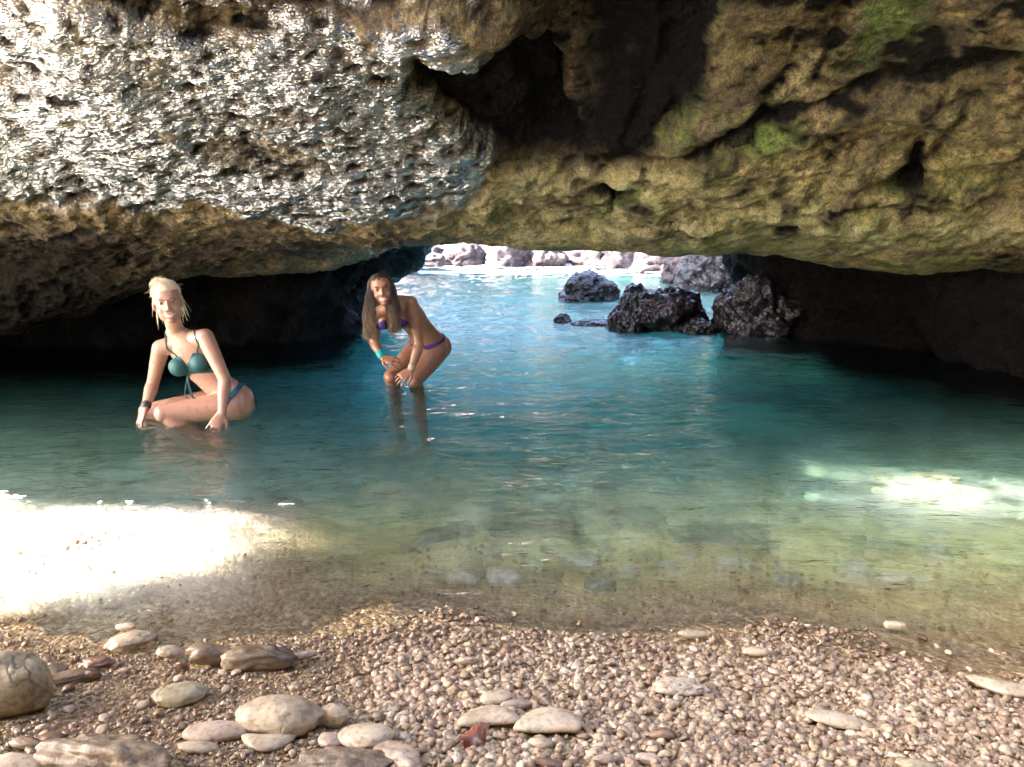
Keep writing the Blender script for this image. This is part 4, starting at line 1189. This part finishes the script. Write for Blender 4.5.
    for i in range(34):               # wisps
        q = random.choice((1, 1, -1)); y0 = random.uniform(-.07, .0)
        p = np.array([q*random.uniform(.05, .074), y0-.045, random.uniform(-.04, .05)]); P = [p]; cu = random.uniform(.001, .0045)
        ln = random.uniform(.05, .13) if q > 0 else random.uniform(.05, .10)
        wx, wy = random.gauss(.06*q, .16), random.gauss(-.35, .25)
        for u in range(1, 9):
            p = p+np.array([wx+cu*9*math.sin(u*1.3+i), wy*.5+cu*7*math.cos(u*1.5+i), -1])*ln/8
            P.append(p)
        paths.append([loc(tuple(p)) for p in P])
    for i in range(90):                # flyaways on top
        ph = random.uniform(-3, 3); p = cran(random.uniform(.05, 1.35), ph, 1.07); P = [p]
        dr = p-np.array([0, -.018, .034]); dr = dr/np.linalg.norm(dr)*.5+np.array([random.gauss(0, .7), random.gauss(-.5, .7), random.gauss(0, .5)])
        for u in range(5): p = p+dr*.0042+np.array([0, 0, -.0012*u]); P.append(p)
        paths.append([loc(tuple(p)) for p in P])
    h = strands('hair', paths, .0011, .0006, HM, o)
    f = Flesh(); A = np.array(M.to_3x3()).T
    V, F = ICO[4]; L = V*np.array([.072, .090, .080])*1.028+np.array([0, -.018, .034])
    th = np.arccos(np.clip(V[:, 2], -1, 1)); fr = V[:, 1]/np.maximum(np.sin(th), 1e-3)
    lim = np.where(fr > .3, 1.08+.06*np.sin(V[:, 0]*9), np.where(fr > -.2, 1.3, 1.9)); ok = th < lim
    Fk = F[ok[F].all(1)]
    sc = mesh_obj('scalp_hair', (L*1.07)@A+np.array(hd), Fk, HM, h); attr(sc, 'strand', .35+.25*pnoise(L*180))
    m = sc.modifiers.new('t', 'SOLIDIFY'); m.thickness = .004
    return o
blonde()

def brunette():
    at = lambda a, b, c: globals()['at'](a, b, c+.22)
    SK = skin_mat('tanned_skin', (.36, .175, .095), (.30, .12, .07))
    fl = Flesh()
    pel, waist, rib, che, nk = at(429, 344, 5.56), at(419, 328, 5.46), at(409, 316, 5.36), at(399, 307, 5.27), at(391, 303, 5.17)
    hd = at(381.5, 290, 5.06)
    M = head_frame(hd, Vector((0, 0, ZC))-hd+vec(.1, 0, -.25), (-.16, -.3, 1))
    s_p, s_c = vec(.80, -.55, -.05), vec(.88, -.35, .25)
    s_w = (s_p+s_c)/2
    fl.tube([tuple(x) for x in (pel+vec(.03, .03, -.05), pel, waist, rib, che, nk)], [(.135, .11), (.152, .115), (.108, .085), (.120, .092), (.126, .085), (.052, .050)],
            [tuple(x) for x in (s_p, s_p, s_w, s_c, s_c, s_c)], seg=28)
    fl.ball(tuple(pel+vec(.05, .05, -.03)), (.12, .12, .11), sub=4)
    fl.tube([tuple(che.lerp(nk, .6)), tuple(nk+vec(-.01, -.03, .01)), tuple(M@Vector((0, -.015, -.055)))], [(.052, .05), (.046, .047), (.045, .047)], tuple(s_c), seg=18)
    head_flesh(fl, M)
    sl, el, wl_ = at(411, 303, 5.22), at(419, 344, 5.20), at(411, 370, 5.16)
    sr, er, wr_ = at(376, 315, 5.27), at(374, 342, 5.30), at(382, 357, 5.20)
    for a in (sl, sr):
        fl.tube([tuple(che.lerp(nk, .3)), tuple(che.lerp(a, .6)+vec(0, 0, .01)), tuple(a)], [.056, .053, .050], (0, 1, 0), seg=16)
    for a, b, c in ((sl, el, wl_), (sr, er, wr_)):
        fl.tube([tuple(a), tuple(a.lerp(b, .35)), tuple(a.lerp(b, .75)), tuple(b)], [(.050, .050), (.044, .046), (.038, .039), (.036, .036)], (0, 1, 0), seg=18)
        fl.tube([tuple(b), tuple(b.lerp(c, .3)), tuple(b.lerp(c, .75)), tuple(c)], [(.036, .036), (.038, .037), (.028, .026), (.025, .021)], (1, 0, 0), seg=18)
    legs = ((at(436, 351, 5.50), at(415, 381, 5.27)), (at(418, 350, 5.64), at(391, 377, 5.36)))
    for hip, kn in legs:
        ank = kn+vec(.05, .17, 0); ank.z = -.50
        fl.tube([tuple(hip), tuple(hip.lerp(kn, .35)), tuple(hip.lerp(kn, .75)), tuple(kn)], [.094, .086, .066, .057], (0, 1, 0), seg=22)
        fl.ball(tuple(kn+vec(0, -.012, 0)), .052)
        fl.tube([tuple(kn), tuple(kn.lerp(ank, .3)+vec(0, .012, 0)), tuple(kn.lerp(ank, .7)), tuple(ank)], [.053, .054, .040, .033], (0, 1, 0), seg=18)
        foot(fl, ank, (-.6, -.8, 0))
    # hands resting on the thighs just above the knees
    hand(fl, wl_, (-.62, -.35, -.45), (.15, -.75, .6), -1, .55)
    hand(fl, wr_, (.85, -.28, -.25), (.1, -.75, .65), 1, .45)
    for c in (at(401, 322, 5.23), at(384, 324, 5.24)): fl.ball(tuple(c+vec(.0, .03, .012)), (.052, .05, .052), sub=4)
    o = fl.skin('person', SK)
    tag(o, 'long haired tanned woman bending over knee deep with both hands on her thighs', 'person')
    BROW = plain('dark_brow', (.035, .02, .012))
    face_parts(o, M, 1.0, BROW)
    PUR = plain('purple_bikini', (.055, .014, .12), .65)
    sp = np.array((waist-pel).normalized()); pc = np.array(pel)
    def bot(co, no):
        d = co-pc; sq = sp+np.array([0, 0, .9]); sq /= np.linalg.norm(sq); h = d@sq
        band = (h > .030) & (h < .056) & (np.linalg.norm(d, axis=1) < .25)
        fr = np.array(vec(-.6, -.55, -.3).normalized())
        return band | ((h > -.13) & (h < .03) & (np.abs(d@np.array(s_p.normalized())) < .030+.35*np.maximum(h+.02, 0)) & (np.linalg.norm(d, axis=1) < .24))
    garment('bikini_bottom', o, bot, PUR)
    cl, cr = at(401, 322, 5.23), at(384, 324, 5.24)
    def top(co, no):
        a = np.zeros(len(co), bool)
        for c in (cl, cr):
            d = co-np.array(c); a |= (np.linalg.norm(d*np.array([1, 1, 1.1]), axis=1) < .066) & (no[:, 1] < .1) & (d[:, 2] < .035-.6*np.abs(d[:, 0]))
        return a
    garment('bikini_top', o, top, PUR)
    f = Flesh(); ax = (er-wr_).normalized()
    f.tube([tuple(wr_+ax*.012), tuple(wr_+ax*.040)], [(.0305, .028), (.0315, .030)], (1, 0, 0), seg=18)
    mesh_obj('wristband', f.V, f.F, plain('turquoise_band', (.01, .36, .36), .45), o)
    f = Flesh(); ax = (el-wl_).normalized()
    f.tube([tuple(wl_+ax*.015), tuple(wl_+ax*.03)], [(.029, .026), (.029, .026)], (1, 0, 0), seg=18)
    mesh_obj('bracelet', f.V, f.F, plain('beige_bracelet', (.4, .3, .2), .5), o)
    HM = hair_mat('brown_hair', [(0, (.012, .007, .004)), (.45, (.04, .022, .012)), (.75, (.15, .09, .045)), (1, (.40, .27, .15))])
    loc = lambda p: np.array(M@Vector(p))
    A3 = np.array(M.to_3x3())
    down = np.array([0, 0, -1.0])@A3      # world down in head space
    paths = []
    def cran(th, ph, k=1.0):
        return np.array([.072*k*math.sin(th)*math.sin(ph), -.018+.090*k*math.sin(th)*math.cos(ph), .034+.080*k*math.cos(th)])
    for i in range(2300):
        q = 1 if random.random() < .5 else -1           # +1: left of the picture
        y0 = random.uniform(-.095, .062)
        u0 = (y0+.018)/.090
        P = []
        amax = 1.62
        jitter = random.uniform(1.04, 1.22)
        for a in np.linspace(.05, amax, 7):
            rr = math.sqrt(max(0, 1-u0*u0*.98))
            yy = y0-.020*(a/amax)*(1 if y0 > .02 else .3)-.018*(a/amax)*(y0 > .035)
            P.append(np.array([q*.072*(1.03+(jitter-1.03)*a/amax)*max(rr, .62)*math.sin(a)*(1.04), yy, .034+.080*(1.04+(jitter-1.04)*.3*a/amax)*max(rr, .35 if y0 > 0 else .5)*math.cos(a)]))
        p = P[-1]
        ln = random.uniform(.24, .37); fr = random.uniform(-.3, .75); w = random.uniform(.016, .024); f0 = 28*y0+1.7*q+random.gauss(0, .45)
        out = random.uniform(-.10, .42)*q
        for u in range(1, 13):
            st = ln/12
            v = down+np.array([out*(1-u/9), fr*.5*(1 if y0 > -.05 else .2), 0])
            v /= np.linalg.norm(v)
            p = p+v*st+np.array([w*.55*math.sin(u*1.25+f0)*(.4+u/9), w*.45*math.cos(u*1.1+f0)*(.4+u/9), 0])*.75
            P.append(p)
        paths.append([loc(tuple(p)) for p in P])
    h = strands('hair', paths, .0014, .0008, HM, o, tone=lambda u, tn: min(1, .25+.35*tn*(.4+u)+.55*max(0, u-.45)*(.4+tn)))
    V, F = ICO[4]; L = V*np.array([.072, .090, .080])*1.03+np.array([0, -.018, .034])
    th = np.arccos(np.clip(V[:, 2], -1, 1)); fr = V[:, 1]/np.maximum(np.sin(th), 1e-3)
    lim = np.where(fr > .35, .88+.35*np.minimum(np.abs(V[:, 0]), .5), np.where(fr > -.1, 1.45, 2.3)); ok = th < lim
    sc = mesh_obj('scalp_hair', L@np.array(M.to_3x3()).T+np.array(hd), F[ok[F].all(1)], HM, h); attr(sc, 'strand', .25+.15*pnoise(L*180))
    m = sc.modifiers.new('t', 'SOLIDIFY'); m.thickness = .004
    return o
brunette()
# ================================================================== CAMERA, LIGHT, RENDER
cam = bpy.data.cameras.new('camera'); co = bpy.data.objects.new('camera', cam); COL.objects.link(co)
co.location = (0, 0, ZC); co.rotation_euler = (R(90)-PITCH, 0, 0)
cam.sensor_fit = 'HORIZONTAL'; cam.sensor_width = 36; cam.lens = 36*FPX/1024
cam.clip_start = .05; cam.clip_end = 1000
scene.camera = co

w = bpy.data.worlds.new('World'); scene.world = w; w.use_nodes = True
nt = w.node_tree
bg = nt.nodes['Background']
sky = nt.nodes.new('ShaderNodeTexSky'); sky.sky_type = 'NISHITA'; sky.sun_disc = False; sky.air_density = .75; sky.dust_density = 2.5; sky.ozone_density = .6
sky.sun_elevation = math.asin(SUN_AZ_VEC.z)
sky.sun_rotation = math.atan2(SUN_AZ_VEC.x, SUN_AZ_VEC.y)
nt.links.new(sky.outputs[0], bg.inputs[0]); bg.inputs[1].default_value = SKY_STRENGTH
sl = bpy.data.lights.new('sun', 'SUN'); so = bpy.data.objects.new('sun', sl); COL.objects.link(so)
sl.energy = SUN_STRENGTH; sl.angle = R(1.3); sl.color = (1, .93, .82)
so.rotation_euler = SUN_AZ_VEC.to_track_quat('Z', 'Y').to_euler(); so.location = (-6, -3, 8)

vs = scene.view_settings
vs.view_transform = 'Standard'; vs.look = 'None'; vs.gamma = 1; vs.exposure = EXPOSURE
scene.display_settings.display_device = 'sRGB'
cy = scene.cycles
cy.use_denoising = True; cy.max_bounces = 12; cy.diffuse_bounces = 5; cy.glossy_bounces = 5; cy.transmission_bounces = 8
cy.transparent_max_bounces = 12; cy.volume_bounces = 0; cy.sample_clamp_indirect = 8; cy.blur_glossy = .5
try: cy.denoiser = 'OPENIMAGEDENOISE'; cy.denoising_input_passes = 'RGB_ALBEDO_NORMAL'
except Exception: pass
